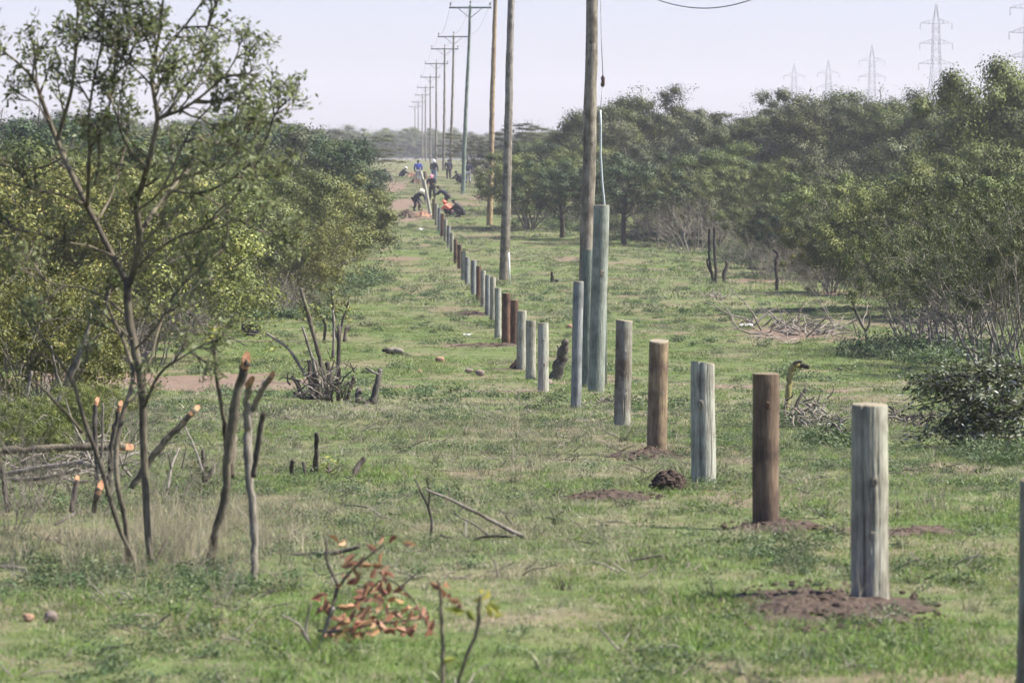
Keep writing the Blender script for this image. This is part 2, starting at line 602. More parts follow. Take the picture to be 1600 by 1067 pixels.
def leaves_arrays(cen, length, width, rs, up=0.45, bend=0.0, dirs=None, rnd=None, outw=None):
    """diamond leaves: centres (N,3) -> vertices, quads, random attribute"""
    N = len(cen)
    nrm = rs.normal(size=(N, 3)); nrm[:, 2] = np.abs(nrm[:, 2]) + up
    nrm /= np.linalg.norm(nrm, axis=1)[:, None]
    if outw is not None:
        nrm = outw + .45 * nrm
        nrm /= np.linalg.norm(nrm, axis=1)[:, None] + 1e-9
    d = rs.normal(size=(N, 3)) if dirs is None else dirs + 0.5 * rs.normal(size=(N, 3))
    d -= nrm * (d * nrm).sum(1)[:, None]
    d /= np.linalg.norm(d, axis=1)[:, None] + 1e-9
    s = np.cross(nrm, d)
    Ls = length * rs.uniform(.65, 1.3, N)[:, None]
    Ws = width * rs.uniform(.7, 1.25, N)[:, None]
    v = np.stack([cen - d * Ls * .5, cen + s * Ws * .5 + nrm * Ws * .12, cen + d * Ls * .5, cen - s * Ws * .5 + nrm * Ws * .12], 1)
    if rnd is None:
        rnd = rs.random(N)
    return v.reshape(-1, 3), np.arange(N * 4).reshape(N, 4), np.repeat(rnd, 4)


def branch(p, d, length, nseg, rs, wob, trop):
    pts = [p.copy()]
    for i in range(nseg):
        d = d + rs.normal(size=3) * wob + np.array([0, 0, trop])
        d = d / np.linalg.norm(d)
        p = p + d * length / nseg
        pts.append(p.copy())
    return pts, d


def side_dir(d, ang, rs):
    a = rs.normal(size=3)
    a -= d * a.dot(d)
    a /= np.linalg.norm(a) + 1e-9
    v = d * math.cos(ang) + a * math.sin(ang)
    return v / np.linalg.norm(v)


def plant(seed, H, stems, spread, l0, r0, levels, ratio, ang, trop, nclump, per, rc, leaf, flat=.75, base_r=0.15, wob=0.12,
          leaf_low=0.0, up=0.45, loose=.12):
    """multi-stemmed woody plant: wood mesh and leaf centres gathered in clumps round the branch tips"""
    rs = np.random.default_rng(seed)
    mb = MB()
    tips = []; fine = []

    def rec(p, d, ln, r, lev):
        ns = 5 if lev == 0 else (4 if lev < levels - 1 else 3)
        pts, de = branch(p, d, ln, ns, rs, wob * (1 + .5 * lev), trop)
        r1 = r * (.62 if lev < levels - 1 else .35)
        rads = [r + (r1 - r) * i / ns for i in range(ns + 1)]
        mb.tube(pts, rads, 6 if lev == 0 else (4 if lev < levels - 1 else 3), cap=False)
        if lev == levels - 1:
            tips.append(pts[-1]); fine.extend(pts[1:])
        elif lev == levels - 2:
            tips.append(pts[-1])
        if lev < levels - 1:
            nch = ratio[lev]
            for j in range(nch):
                f = (0.38 + 0.62 * (j + rs.uniform(.2, 1)) / nch) * ns
                f = min(f, ns - 1e-3)
                i = int(f)
                q_ = pts[i] + (pts[i + 1] - pts[i]) * (f - i)
                dd = pts[i + 1] - pts[i]
                dd = dd / np.linalg.norm(dd)
                rec(q_, side_dir(dd, rs.uniform(*ang), rs), ln * rs.uniform(.5, .8), max(r1 * rs.uniform(.55, .85), .004), lev + 1)
    for s in range(stems):
        a = 2 * math.pi * (s + rs.uniform(-.3, .3)) / stems
        t = rs.uniform(spread * .25, spread)
        p = np.array([math.cos(a) * base_r * rs.uniform(.3, 1), math.sin(a) * base_r * rs.uniform(.3, 1), -0.12])
        rec(p, np.array([math.cos(a) * math.sin(t), math.sin(a) * math.sin(t), math.cos(t)]), l0 * rs.uniform(.75, 1.15), r0 * rs.uniform(.7, 1.1), 0)
    tips = np.array(tips); fine = np.array(fine)
    k = H / (np.percentile(tips[:, 2], 93) + rc * .5)
    tips *= k; fine *= k
    sc0 = k
    good = tips[(tips[:, 2] > leaf_low * H) & (tips[:, 2] < H * .99)]
    ctr = good.mean(0)
    dst = np.linalg.norm((good - ctr) * np.array([1, 1, .5]), axis=1)
    good = good[dst < np.percentile(dst, 95)]
    cen = np.zeros((0, 3)); tone = np.zeros(0); outw = np.zeros((0, 3))
    if nclump:
        # spread-out choice of tips as clump centres
        pick = [good[rs.integers(len(good))]]
        for _ in range(nclump - 1):
            c = good[rs.integers(0, len(good), 6)]
            dist = np.min(np.linalg.norm(c[:, None] - np.array(pick)[None], axis=2), axis=1)
            pick.append(c[np.argmax(dist)])
        k2 = (H - rc * .55) / max(p_[2] for p_ in pick)
        pick = [p_ * k2 for p_ in pick]; fine = fine * k2; sc0 *= k2
        fine = fine[fine[:, 2] < H]
        out_ = []; to = []; ou = []
        for c in pick:
            m_ = int(per * rs.uniform(.55, 1.4)); rr = rc * rs.uniform(.6, 1.35)
            u_ = rs.normal(size=(m_, 3)); u_ /= np.linalg.norm(u_, axis=1)[:, None]
            u_ *= (rs.random(m_) ** .45)[:, None] * (1 + .25 * rs.normal(size=m_))[:, None]
            out_.append(c + u_ * rr * np.array([1, 1, flat]))
            to.append(np.full(m_, rs.random()))
            ou.append(u_ / (np.linalg.norm(u_, axis=1)[:, None] + 1e-9))
        cen = np.concatenate(out_); tone = np.concatenate(to); outw = np.concatenate(ou)
        fl = fine[fine[:, 2] > leaf_low * H * .8]
        nl = int(len(cen) * loose)
        if nl and len(fl):
            cen = np.concatenate([cen, fl[rs.integers(0, len(fl), nl)] + rs.normal(size=(nl, 3)) * .10]); tone = np.concatenate([tone, rs.random(nl)]); outw = np.concatenate([outw, rs.normal(size=(nl, 3)) * .6])
    mb.v = [(x * sc0, y * sc0, min(z * sc0, H * 1.02)) for x, y, z in mb.v]
    return mb, cen, tone, outw, rs


def proto(name, bark, leafm, seed, H, leaf, **kw):
    mb, cen, tone, outw, rs = plant(seed, H, leaf=leaf, **kw)
    wood = mb.mesh(name + '_wood', bark)
    crown = None
    if len(cen):
        rnd = np.clip(.46 * tone + .56 * rs.random(len(cen)) ** 1.2 - .02, 0, 1)
        v, f, r = leaves_arrays(cen, leaf[0], leaf[1], rs, rnd=rnd, up=kw.get('up', .3), outw=outw)
        crown = quads_mesh(name + '_leaves', v, f, leafm, {'rnd': r}, smooth=False)
    return dict(wood=wood, crown=crown, H=H)


P = {}
for i in range(3):
    P['bush%d' % i] = proto('bush%d' % i, M['bark_light'], L['olive'], 100 + i, 4.0, (.088, .058), stems=9, spread=R(42), l0=2.0, r0=.042,
                            levels=4, ratio=[4, 3, 3], ang=(R(18), R(48)), trop=.05, nclump=78, per=460, rc=.42, leaf_low=.24, loose=.14)
for i in range(2):
    P['openbush%d' % i] = proto('openbush%d' % i, M['dead_wood'], L['olive'], 110 + i, 4.0, (.070, .044), stems=13, spread=R(44), l0=2.1, r0=.036,
                                levels=4, ratio=[4, 3, 3], ang=(R(16), R(46)), trop=.05, nclump=80, per=220, rc=.32, leaf_low=.38, loose=.4, base_r=.5)
for i in range(2):
    P['ybush%d' % i] = proto('ybush%d' % i, M['dead_wood'], L['yellowgreen'], 120 + i, 3.6, (.074, .045), stems=11, spread=R(46), l0=1.8, r0=.036,
                             levels=4, ratio=[4, 3, 3], ang=(R(18), R(48)), trop=.05, nclump=95, per=200, rc=.30, leaf_low=.03, loose=.6)
for i in range(3):
    P['tree%d' % i] = proto('tree%d' % i, M['bark'], [L['olive'], L['grey'], L['olive']][i], 140 + i, 7.0, (.125, .090), stems=2 + i % 2, spread=R(26), l0=3.0, r0=.12,
                            levels=5, ratio=[4, 3, 3, 2], ang=(R(22), R(56)), trop=.03, nclump=46, per=850, rc=.75, leaf_low=.25, loose=.06)
for i in range(2):
    P['dark%d' % i] = proto('dark%d' % i, M['bark'], L['dark'], 160 + i, 5.0, (.11, .080), stems=7, spread=R(40), l0=2.3, r0=.07,
                            levels=4, ratio=[5, 3, 3], ang=(R(20), R(55)), trop=.04, nclump=56, per=640, rc=.60, leaf_low=.10, loose=.06)
for i in range(2):
    P['acacia%d' % i] = proto('acacia%d' % i, M['bark'], L['acacia'], 180 + i, 7.0, (.12, .07), stems=2, spread=R(22), l0=4.2, r0=.11,
                              levels=4, ratio=[6, 5, 4], ang=(R(45), R(80)), trop=.015, nclump=60, per=380, rc=.85, flat=.20, leaf_low=.45, up=1.2)
P['sparse0'] = proto('sparse0', M['bark_light'], L['grey'], 190, 7.0, (.11, .07), stems=2, spread=R(20), l0=3.6, r0=.10,
                     levels=5, ratio=[4, 3, 3, 3], ang=(R(22), R(50)), trop=.03, nclump=60, per=230, rc=.5, leaf_low=.42, loose=.2)
P['standard0'] = proto('standard0', M['dark_stump'], L['dark'], 193, 4.6, (.10, .075), stems=1, spread=R(4), l0=2.6, r0=.11,
                       levels=5, ratio=[5, 4, 3, 2], ang=(R(35), R(75)), trop=.03, nclump=34, per=420, rc=.48, leaf_low=.40)
for i in range(2):
    P['scrub%d' % i] = proto('scrub%d' % i, M['dead_wood'], L['grey'], 200 + i, 2.0, (.07, .03), stems=16, spread=R(45), l0=1.1, r0=.014,
                             levels=3, ratio=[4, 3], ang=(R(15), R(45)), trop=.06, nclump=24, per=24, rc=.2, base_r=.45, loose=.2)
KINDWORD = {'openbush': ('open_bush', 'open pale-stemmed olive bush', 'bush'), 'bush': ('olive_bush', 'olive green bush', 'bush'), 'ybush': ('yellow_green_bush', 'yellow-green bush', 'bush'),
            'tree': ('leafy_tree', 'broad leafy tree', 'tree'), 'dark': ('dark_evergreen', 'dense dark green bush', 'bush'),
            'acacia': ('acacia_tree', 'flat-topped thorn tree', 'tree'), 'sparse': ('thin_crowned_tree', 'thin see-through tree', 'tree'),
            'standard': ('single_stem_tree', 'small dark straight-trunked tree', 'tree'), 'scrub': ('dry_scrub', 'grey leafless twiggy scrub', 'shrub')}
ORD = ['first', 'second', 'third', 'fourth', 'fifth', 'sixth', 'seventh', 'eighth', 'ninth', 'tenth', 'eleventh', 'twelfth', 'thirteenth', 'fourteenth',
       'fifteenth', 'sixteenth', 'seventeenth', 'eighteenth', 'nineteenth', 'twentieth', 'twenty-first', 'twenty-second', 'twenty-third', 'twenty-fourth',
       'twenty-fifth', 'twenty-sixth', 'twenty-seventh', 'twenty-eighth', 'twenty-ninth', 'thirtieth', 'thirty-first', 'thirty-second', 'thirty-third', 'thirty-fourth', 'thirty-fifth', 'thirty-sixth']
_veg = []


def veg(k, x, d, ytop, row, wide=1.0, special=None):
    """one plant: pixel column, distance, pixel height of its top, row of the thicket"""
    _veg.append((k, x, d, ytop, row, wide, special))


def plant_all():
    rowcount = {}
    for v in sorted(_veg, key=lambda t: t[1]):
        k, x, d, ytop, row, wide, special = v
        base = k.rstrip('0123456789')
        pr = P[k]
        p = at(x, 400, d)
        z = float(hz(p.x, d))
        h = at(x, ytop, d).z - z
        nm, word, cat = KINDWORD[base]
        key = (base, row)
        i = rowcount.get(key, 0)
        rowcount[key] = i + 1
        label = special or '%s, %s of its kind from the left, %s' % (word, ORD[i], row)
        t = thing(nm, (p.x, d, z), label, cat, 'plants of the ' + row, random.uniform(0, 6.28))
        s = h / pr['H']
        w = s * wide
        t.scale = (w, w * random.uniform(.9, 1.1), s)
        obj('trunk' if cat == 'tree' else 'stems', pr['wood'], t)
        if pr['crown']:
            obj('crown' if cat == 'tree' else 'foliage', pr['crown'], t)


# ------------------------------------------------------------------ the thickets
RF, RM, RB, RS = 'right thicket front', 'right thicket middle', 'right clearing edge', 'right skyline'
for a in [('openbush0', 1432, 117, 352), ('openbush1', 1486, 113, 325), ('openbush0', 1545, 106, 308), ('openbush1', 1602, 100, 290)]:
    veg(*a, RF, .82)
for a in [('scrub0', 1300, 165, 375), ('bush2', 1300, 186, 335), ('bush1', 1250, 205, 325), ('bush0', 1345, 165, 318), ('dark0', 1238, 205, 335), ('bush1', 1185, 215, 318),
          ('bush2', 1402, 148, 278), ('tree0', 1470, 150, 262), ('bush1', 1545, 142, 252), ('bush2', 1600, 138, 262), ('bush0', 1350, 190, 268), ('dark1', 1425, 185, 262),
          ('tree1', 1375, 200, 240), ('bush0', 1290, 215, 262), ('tree0', 1500, 185, 225), ('bush1', 1570, 175, 225), ('tree2', 1230, 235, 248), ('ybush0', 1300, 168, 345),
          ('tree1', 1320, 225, 225), ('tree2', 1430, 215, 218), ('dark0', 1550, 205, 228), ('scrub1', 1190, 192, 372), ('scrub0', 1245, 178, 375), ('scrub1', 1150, 206, 360), ('scrub0', 1215, 184, 368), ('scrub1', 1275, 170, 378)]:
    veg(*a, RM, .94)
for a in [('bush1', 828, 262, 238), ('dark0', 868, 285, 225), ('tree2', 905, 275, 225), ('standard0', 882, 246, 250), ('standard0', 972, 236, 238), ('standard0', 925, 242, 262), ('bush0', 1005, 262, 255),
          ('tree1', 1040, 258, 225), ('bush2', 1075, 245, 262), ('scrub0', 1010, 244, 302), ('scrub1', 1045, 236, 298), ('scrub0', 1085, 228, 305), ('scrub1', 950, 262, 318), ('scrub0', 898, 268, 322),
          ('scrub1', 1125, 232, 335), ('bush0', 1120, 238, 262), ('dark1', 1105, 252, 232), ('tree0', 1155, 245, 225), ('scrub1', 850, 272, 320), ('bush1', 798, 290, 262), ('scrub1', 815, 285, 318), ('bush2', 935, 272, 245)]:
    veg(*a, RB, 1.1)
for a in [('acacia0', 742, 420, 205), ('acacia1', 800, 395, 188), ('acacia0', 858, 370, 196), ('tree1', 775, 380, 225), ('tree2', 835, 350, 218), ('tree0', 895, 330, 205), ('acacia1', 925, 340, 190),
          ('tree2', 955, 310, 178), ('tree0', 992, 296, 152), ('sparse0', 1035, 298, 134), ('tree1', 1022, 285, 168), ('tree2', 1072, 290, 170), ('sparse0', 1100, 300, 176), ('tree1', 1140, 285, 178),
          ('acacia1', 1165, 300, 163), ('sparse0', 1214, 300, 143), ('tree0', 1195, 280, 185), ('tree2', 1262, 275, 172), ('tree1', 1305, 275, 136), ('tree0', 1342, 285, 143), ('acacia0', 1385, 290, 148),
          ('tree2', 1372, 270, 158), ('tree1', 1415, 275, 152), ('acacia1', 1455, 285, 148), ('tree0', 1478, 265, 160), ('tree0', 1650, 185, 150), ('tree1', 1520, 205, 190), ('tree2', 1588, 230, 165)]:
    veg(*a, RS, .98)
veg('tree2', 1568, 192, 94, RS, .80, 'tall round-crowned tree rising above the rest at the far right of the skyline')
LF, LM, LS, LN = 'left thicket front', 'left thicket middle', 'left skyline', 'left thicket near edge'
for a in [('dark0', 478, 225, 198), ('dark1', 490, 262, 212), ('acacia0', 548, 335, 207), ('tree0', 440, 215, 205), ('dark0', 405, 205, 203), ('tree1', 360, 200, 198), ('tree2', 310, 195, 205), ('dark1', 262, 190, 200),
          ('tree0', 205, 185, 195), ('tree1', 150, 180, 190), ('dark0', 95, 175, 188), ('dark1', 40, 170, 174), ('dark0', 0, 168, 170), ('tree1', 525, 345, 226), ('tree2', 520, 300, 225)]:
    veg(*a, LS, 1.1)
for a in [('dark1', 480, 215, 250), ('bush1', 482, 232, 262), ('bush2', 494, 262, 258), ('bush0', 478, 205, 275), ('bush2', 455, 175, 262), ('ybush0', 415, 158, 288), ('bush0', 365, 155, 262), ('bush1', 315, 150, 258),
          ('bush2', 262, 142, 252), ('bush0', 205, 135, 248), ('bush1', 145, 128, 238), ('bush2', 85, 122, 228), ('bush1', 25, 115, 222), ('bush0', 522, 285, 262)]:
    veg(*a, LM, 1.12)
for a in [('bush0', 456, 190, 300), ('bush2', 425, 166, 322), ('ybush1', 455, 152, 372), ('ybush0', 440, 148, 345), ('ybush1', 392, 152, 330), ('bush1', 345, 150, 318), ('ybush0', 282, 138, 322), ('ybush1', 218, 122, 305),
          ('ybush0', 205, 110, 290), ('ybush1', 140, 108, 272), ('ybush0', 72, 106, 258), ('ybush1', 8, 106, 252), ('scrub0', 450, 141, 430), ('scrub1', 425, 143, 428), ('scrub0', 285, 130, 430), ('scrub1', 235, 106, 430),
          ('scrub0', 160, 104, 440)]:
    veg(*a, LF, 1.2)
for a in [('ybush1', 18, 54, 395), ('ybush0', 62, 60, 430), ('scrub1', 60, 50, 590), ('scrub0', 200, 52, 600), ('ybush0', 125, 47, 600), ('ybush1', 40, 44, 620), ('scrub0', 50, 38.5, 672), ('scrub1', 150, 37.5, 690), ('scrub0', 265, 39, 705), ('scrub1', 330, 42, 700), ('scrub0', 10, 35, 720)]:
    veg(*a, LN, 1.0)
plant_all()

# far woodland that reads as one mass: points carrying shared bush crowns


def pick_nodes(name, objs, mats=None):
    ng = bpy.data.node_groups.new(name, 'GeometryNodeTree')
    ng.interface.new_socket('Geometry', in_out='INPUT', socket_type='NodeSocketGeometry')
    ng.interface.new_socket('Geometry', in_out='OUTPUT', socket_type='NodeSocketGeometry')
    N, K = ng.nodes, ng.links
    gi, go = N.new('NodeGroupInput'), N.new('NodeGroupOutput')
    iop = N.new('GeometryNodeInstanceOnPoints')
    jn = N.new('GeometryNodeJoinGeometry')
    for o in reversed(objs):
        oi = N.new('GeometryNodeObjectInfo')
        oi.inputs['Object'].default_value = o
        oi.inputs['As Instance'].default_value = True
        K.new(oi.outputs['Geometry'], jn.inputs[0])
    K.new(gi.outputs[0], iop.inputs['Points'])
    K.new(jn.outputs[0], iop.inputs['Instance'])
    iop.inputs['Pick Instance'].default_value = True

    def attr(nm, typ):
        a = N.new('GeometryNodeInputNamedAttribute')
        a.data_type = typ
        a.inputs['Name'].default_value = nm
        return a.outputs['Attribute']
    K.new(attr('pick', 'INT'), iop.inputs['Instance Index'])
    K.new(attr('siz', 'FLOAT_VECTOR'), iop.inputs['Scale'])
    er = N.new('FunctionNodeEulerToRotation')
    K.new(attr('rot', 'FLOAT_VECTOR'), er.inputs[0])
    K.new(er.outputs[0], iop.inputs['Rotation'])
    K.new(iop.outputs[0], go.inputs[0])
    return ng


def scatter(name, pts, pick, siz, rot, sources, label, cat):
    me = bpy.data.meshes.new(name)
    me.vertices.add(len(pts))
    me.vertices.foreach_set('co', np.ascontiguousarray(pts, dtype=np.float32).ravel())
    a = me.attributes.new('pick', 'INT', 'POINT'); a.data.foreach_set('value', np.ascontiguousarray(pick, dtype=np.int32))
    a = me.attributes.new('siz', 'FLOAT_VECTOR', 'POINT'); a.data.foreach_set('vector', np.ascontiguousarray(siz, dtype=np.float32).ravel())
    a = me.attributes.new('rot', 'FLOAT_VECTOR', 'POINT'); a.data.foreach_set('vector', np.ascontiguousarray(rot, dtype=np.float32).ravel())
    o = obj(name, me)
    tag(o, label, cat)
    o['kind'] = 'stuff'
    md = o.modifiers.new('scatter', 'NODES')
    md.node_group = pick_nodes(name, sources)
    return o


def source(name, me):
    return bpy.data.objects.new(name, me)       # not linked to the scene: only feeds the scatter


rs = np.random.default_rng(77)
N_ = 3000
Y = rs.uniform(430, 2300, N_)
X = rs.uniform(-.17, .17, N_) * Y * 1.15
lane = -7.0 - 0.026 * (Y - 430) + 0.5
keep = (np.abs(X - lane) > 9 + .010 * Y) | (Y > 1000)
keep &= ~((X > -0.02 * Y) & (X < -.005 * Y) & (Y < 520))
X, Y = X[keep], Y[keep]
srcs = [source('woodland_crown', P[k]['crown']) for k in ('tree0', 'tree1', 'dark0', 'acacia0', 'bush0')]
pk = rs.integers(0, 5, len(X))
Hs = np.array([7, 7, 5, 7, 4.0])[pk]
hh = np.clip(rs.normal(4.6, .9, len(X)), 2.8, 7) * (1 + .18 * np.clip((Y - 800) / 200, 0, 1) + .6 * np.clip((Y - 1200) / 600, 0, 1))
sc_ = hh / Hs
scatter('far_woodland', np.stack([X, Y, hz(X, Y) - .2], 1), pk, np.stack([sc_ * 1.5, sc_ * 1.5, sc_], 1),
        np.stack([0 * X, 0 * X, rs.uniform(0, 6.28, len(X))], 1), srcs, 'hazy far bushland closing the cleared strip', 'woodland')

# ------------------------------------------------------------------ fence posts


def post_mesh(h, r, seed, crack=None, lean=0.0, n=26, m=16, bury=.12, taper=.03):
    rs = np.random.default_rng(seed)
    vs = []; fs = []
    ph = rs.uniform(0, 6.28, 4)
    splits = [(rs.uniform(0, 6.28), rs.uniform(.03, .05), rs.uniform(.04, .10), rs.uniform(-.1, .7), rs.uniform(.3, .9)) for _ in range(7 if n > 60 else 0)]
    cutn = rs.normal(size=2) * .012
    for i in range(m + 1):
        t = i / m
        z = -bury + (h + bury) * t
        for k in range(n):
            a = 2 * math.pi * k / n
            rr = r * (1 - taper * t)
            rr *= 1 + .025 * math.sin(2 * a + ph[0] + 1.5 * t) + .018 * math.sin(3 * a + ph[1]) + .014 * math.sin(9 * t + ph[2] + a) + rs.normal() * .006
            for (sa_, sw_, sd2, s0_, sl2) in splits:
                if s0_ < t < s0_ + sl2:
                    dq = (a - sa_ - .06 * math.sin(7 * t + sa_) + math.pi) % (2 * math.pi) - math.pi
                    rr *= 1 - sd2 * math.exp(-(dq / sw_) ** 2)
            if crack is not None:
                da = (a - crack + math.pi) % (2 * math.pi) - math.pi
                rr *= 1 - .34 * math.exp(-((da - .05 * math.sin(6 * t + ph[3])) / .085) ** 2) * (.7 + .3 * math.sin(5 * t + 1)) - .05 * math.exp(-(da / .25) ** 2)
            zz = z + ((cutn[0] * math.cos(a) + cutn[1] * math.sin(a)) * (1 if n > 60 else .3) if i == m else 0)
            if i == m:
                rr *= .985 + rs.normal() * .006
            vs.append((math.cos(a) * rr + lean * t * h + .006 * math.sin(3 * t + ph[0]) * (n > 60), math.sin(a) * rr, zz))
    for i in range(m):
        for k in range(n):
            fs.append((i * n + k, i * n + (k + 1) % n, (i + 1) * n + (k + 1) % n, (i + 1) * n + k))
    rim = [vs[m * n + k] for k in range(n)]
    mb = MB(); mb.add(vs, fs)
    cap = MB()
    c = (lean * h, 0, h + .006)
    inner = [(c[0] + (p[0] - c[0]) * .93, p[1] * .93, p[2] * .5 + h * .5 + .004) for p in rim]
    cap.add(rim + inner + [c], [(k, (k + 1) % n, n + (k + 1) % n, n + k) for k in range(n)] + [(n + k, n + (k + 1) % n, 2 * n) for k in range(n)])
    return mb, cap


def knot(r, ang, z, s):
    mb = MB()
    c = Vector((math.cos(ang) * r * .97, math.sin(ang) * r * .97, z))
    u = Vector((-math.sin(ang), math.cos(ang), 0)); w = Vector((0, 0, 1)); nn = Vector((math.cos(ang), math.sin(ang), 0))
    vs = []
    for (k, f) in ((1.0, 0), (.7, .28), (.35, .16)):
        for i in range(9):
            a = 2 * math.pi * i / 9
            vs.append(c + u * math.cos(a) * s * k * .8 + w * math.sin(a) * s * k * 1.2 + nn * s * f)
    fs = []
    for j in range(2):
        for i in range(9):
            fs.append((j * 9 + i, j * 9 + (i + 1) % 9, (j + 1) * 9 + (i + 1) % 9, (j + 1) * 9 + i))
    fs.append(tuple(range(18, 27)))
    mb.add(vs, fs)
    return mb


FRONT = -math.pi / 2        # side of a post that faces the camera
# x, top, foot, width in pixels; wood; label; crack angle; knots (angle, fraction, size)
posts = [
    (1628, 755, 1195, 79, 'mottled_post', 'grey-brown fence post cut off by the right edge of the picture', None, [], 0),
    (1359, 632, 946, 59, 'grey_post', 'weathered grey fence post with a long crack, nearest whole post of the row', FRONT - .45, [(FRONT + .15, .62, .02), (FRONT + .05, .35, .018)], 0),
    (1198, 584, 827, 43, 'brown_post', 'dark brown fence post beside the yellow broken branch', None, [(FRONT + .1, .8, .02)], -.012),
    (1098, 567, 755, 38, 'pale_post', 'pale grey fence post with a knot, beside the lump of dug earth', FRONT - .3, [(FRONT - .25, .66, .028)], 0),
    (1027, 533, 709, 32, 'tan_post', 'brown fence post with a yellowish top, left of the lump of earth', None, [(FRONT - .3, .74, .02), (FRONT + .4, .55, .016)], .015),
    (973, 501, 667, 27, 'mottled_post', 'slim blotchy grey fence post right of the tall green posts', None, [(FRONT, .5, .02), (FRONT + .2, .7, .02), (FRONT + .3, .3, .02)], .012),
    (848.6, 505, 612, 17, 'pale_post', 'pale blotchy fence post, first one left of the tall green posts', None, [(FRONT, .75, .02), (FRONT + .2, .4, .02)], 0),
    (829.5, 501, 592, 16.5, 'grey_post', 'smooth grey fence post just left of the pale blotchy one', None, [], 0),
    (814.5, 485.5, 578, 16, 'grey_post', 'grey fence post standing in a dark soil collar, before two red-brown posts', None, [], .01),
    (803.7, 469, 539, 13, 'red_post', 'shorter-looking right one of the two red-brown fence posts', None, [], 0),
    (791, 458, 538, 14, 'red_post', 'left one of the two red-brown fence posts', None, [], 0),
    (778, 450, 529, 10.5, 'pale_post', 'pale narrow fence post next beyond the red-brown pair', None, [], 0),
    (770, 433.5, 503, 9.5, 'grey_post', None, None, [], 0),
    (762, 430, 493, 9, 'bluegrey_post', None, None, [], 0),
    (755, 423, 483, 8.5, 'pale_post', None, None, [], 0),
    (748, 415.6, 473, 8.5, 'red_post', None, None, [], 0),
    (740, 406.7, 462, 9, 'bluegrey_post', None, None, [], 0),
    (730, 402, 449, 8, 'bluegrey_post', None, None, [], 0),
    (724, 393, 441, 7.5, 'grey_post', None, None, [], 0),
    (718, 382, 425, 7, 'brown_post', None, None, [], 0),
    (712, 374.5, 415, 7, 'brown_post', None, None, [], 0),
    (706, 364, 402, 6.5, 'grey_post', None, None, [], 0),
    (701, 353, 391, 6.5, 'bluegrey_post', None, None, [], 0),
    (696, 343, 379, 6, 'grey_post', None, None, [], 0),
    (691, 334, 369, 6, 'red_post', None, None, [], 0),
    (686.5, 325, 360, 6, 'bluegrey_post', None, None, [], 0),
    (682, 318, 352, 5.5, 'grey_post', None, None, [], 0),
    (678, 311, 344, 5.5, 'brown_post', None, None, [], 0),
]
woodword = {'grey_post': 'grey', 'bluegrey_post': 'bluish grey', 'pale_post': 'pale', 'red_post': 'red-brown', 'brown_post': 'brown'}


def make_post(x, yt, yf, w, wood, label, crack, knots, lean, i, name='fence_post', group='fence posts running into the distance', xt=None):
    p = gp(x, yf)
    d = p.y
    h = at(x, yt, d).z - p.z
    r = w * pxm(d) / 2
    if xt is not None:
        lean = (xt - x) * pxm(d) / h
    t = thing(name, p, label, 'post', group)
    sm, cap = post_mesh(h, r, 300 + i, crack, lean, n=128 if w > 25 else 20, m=32 if w > 25 else 8)
    sm.build('shaft', M[wood], t)
    cap.build('cut_top', M['end_dark' if wood in ('brown_post', 'red_post') else 'end_grain'], t, smooth=False)
    for (a, f, s) in knots:
        ko = knot(r, a, f * h, s * 1.5).build('knot', M['mottled_post' if wood != 'brown_post' else 'red_post'], t)
        ko.location.x = lean * f * h
    return t


for i, (x, yt, yf, w, wood, label, crack, knots, lean) in enumerate(posts):
    if label is None:
        label = '%s fence post, %s in line beyond the two red-brown posts' % (woodword[wood], ORD[i - 11])
    make_post(x, yt, yf, w, wood, label, crack, knots, lean, i)
make_post(899.5, 440, 641, 16.5, 'bluegrey_post', 'slim blue-grey post, shortest of the three tall gateway posts', None, [], 0, 60, 'gateway_post', 'tall gateway posts', xt=904)
make_post(915.5, 390, 606, 19, 'bluegreen_post', 'dark blue-green post, middle height of the three tall gateway posts', None, [], 0, 61, 'gateway_post', 'tall gateway posts', xt=918)
make_post(931, 321, 614, 25, 'green_post', 'pale green post, tallest and thickest of the three gateway posts', FRONT - .7, [(FRONT + .3, .64, .04)], 0, 62, 'gateway_post', 'tall gateway posts', xt=940)

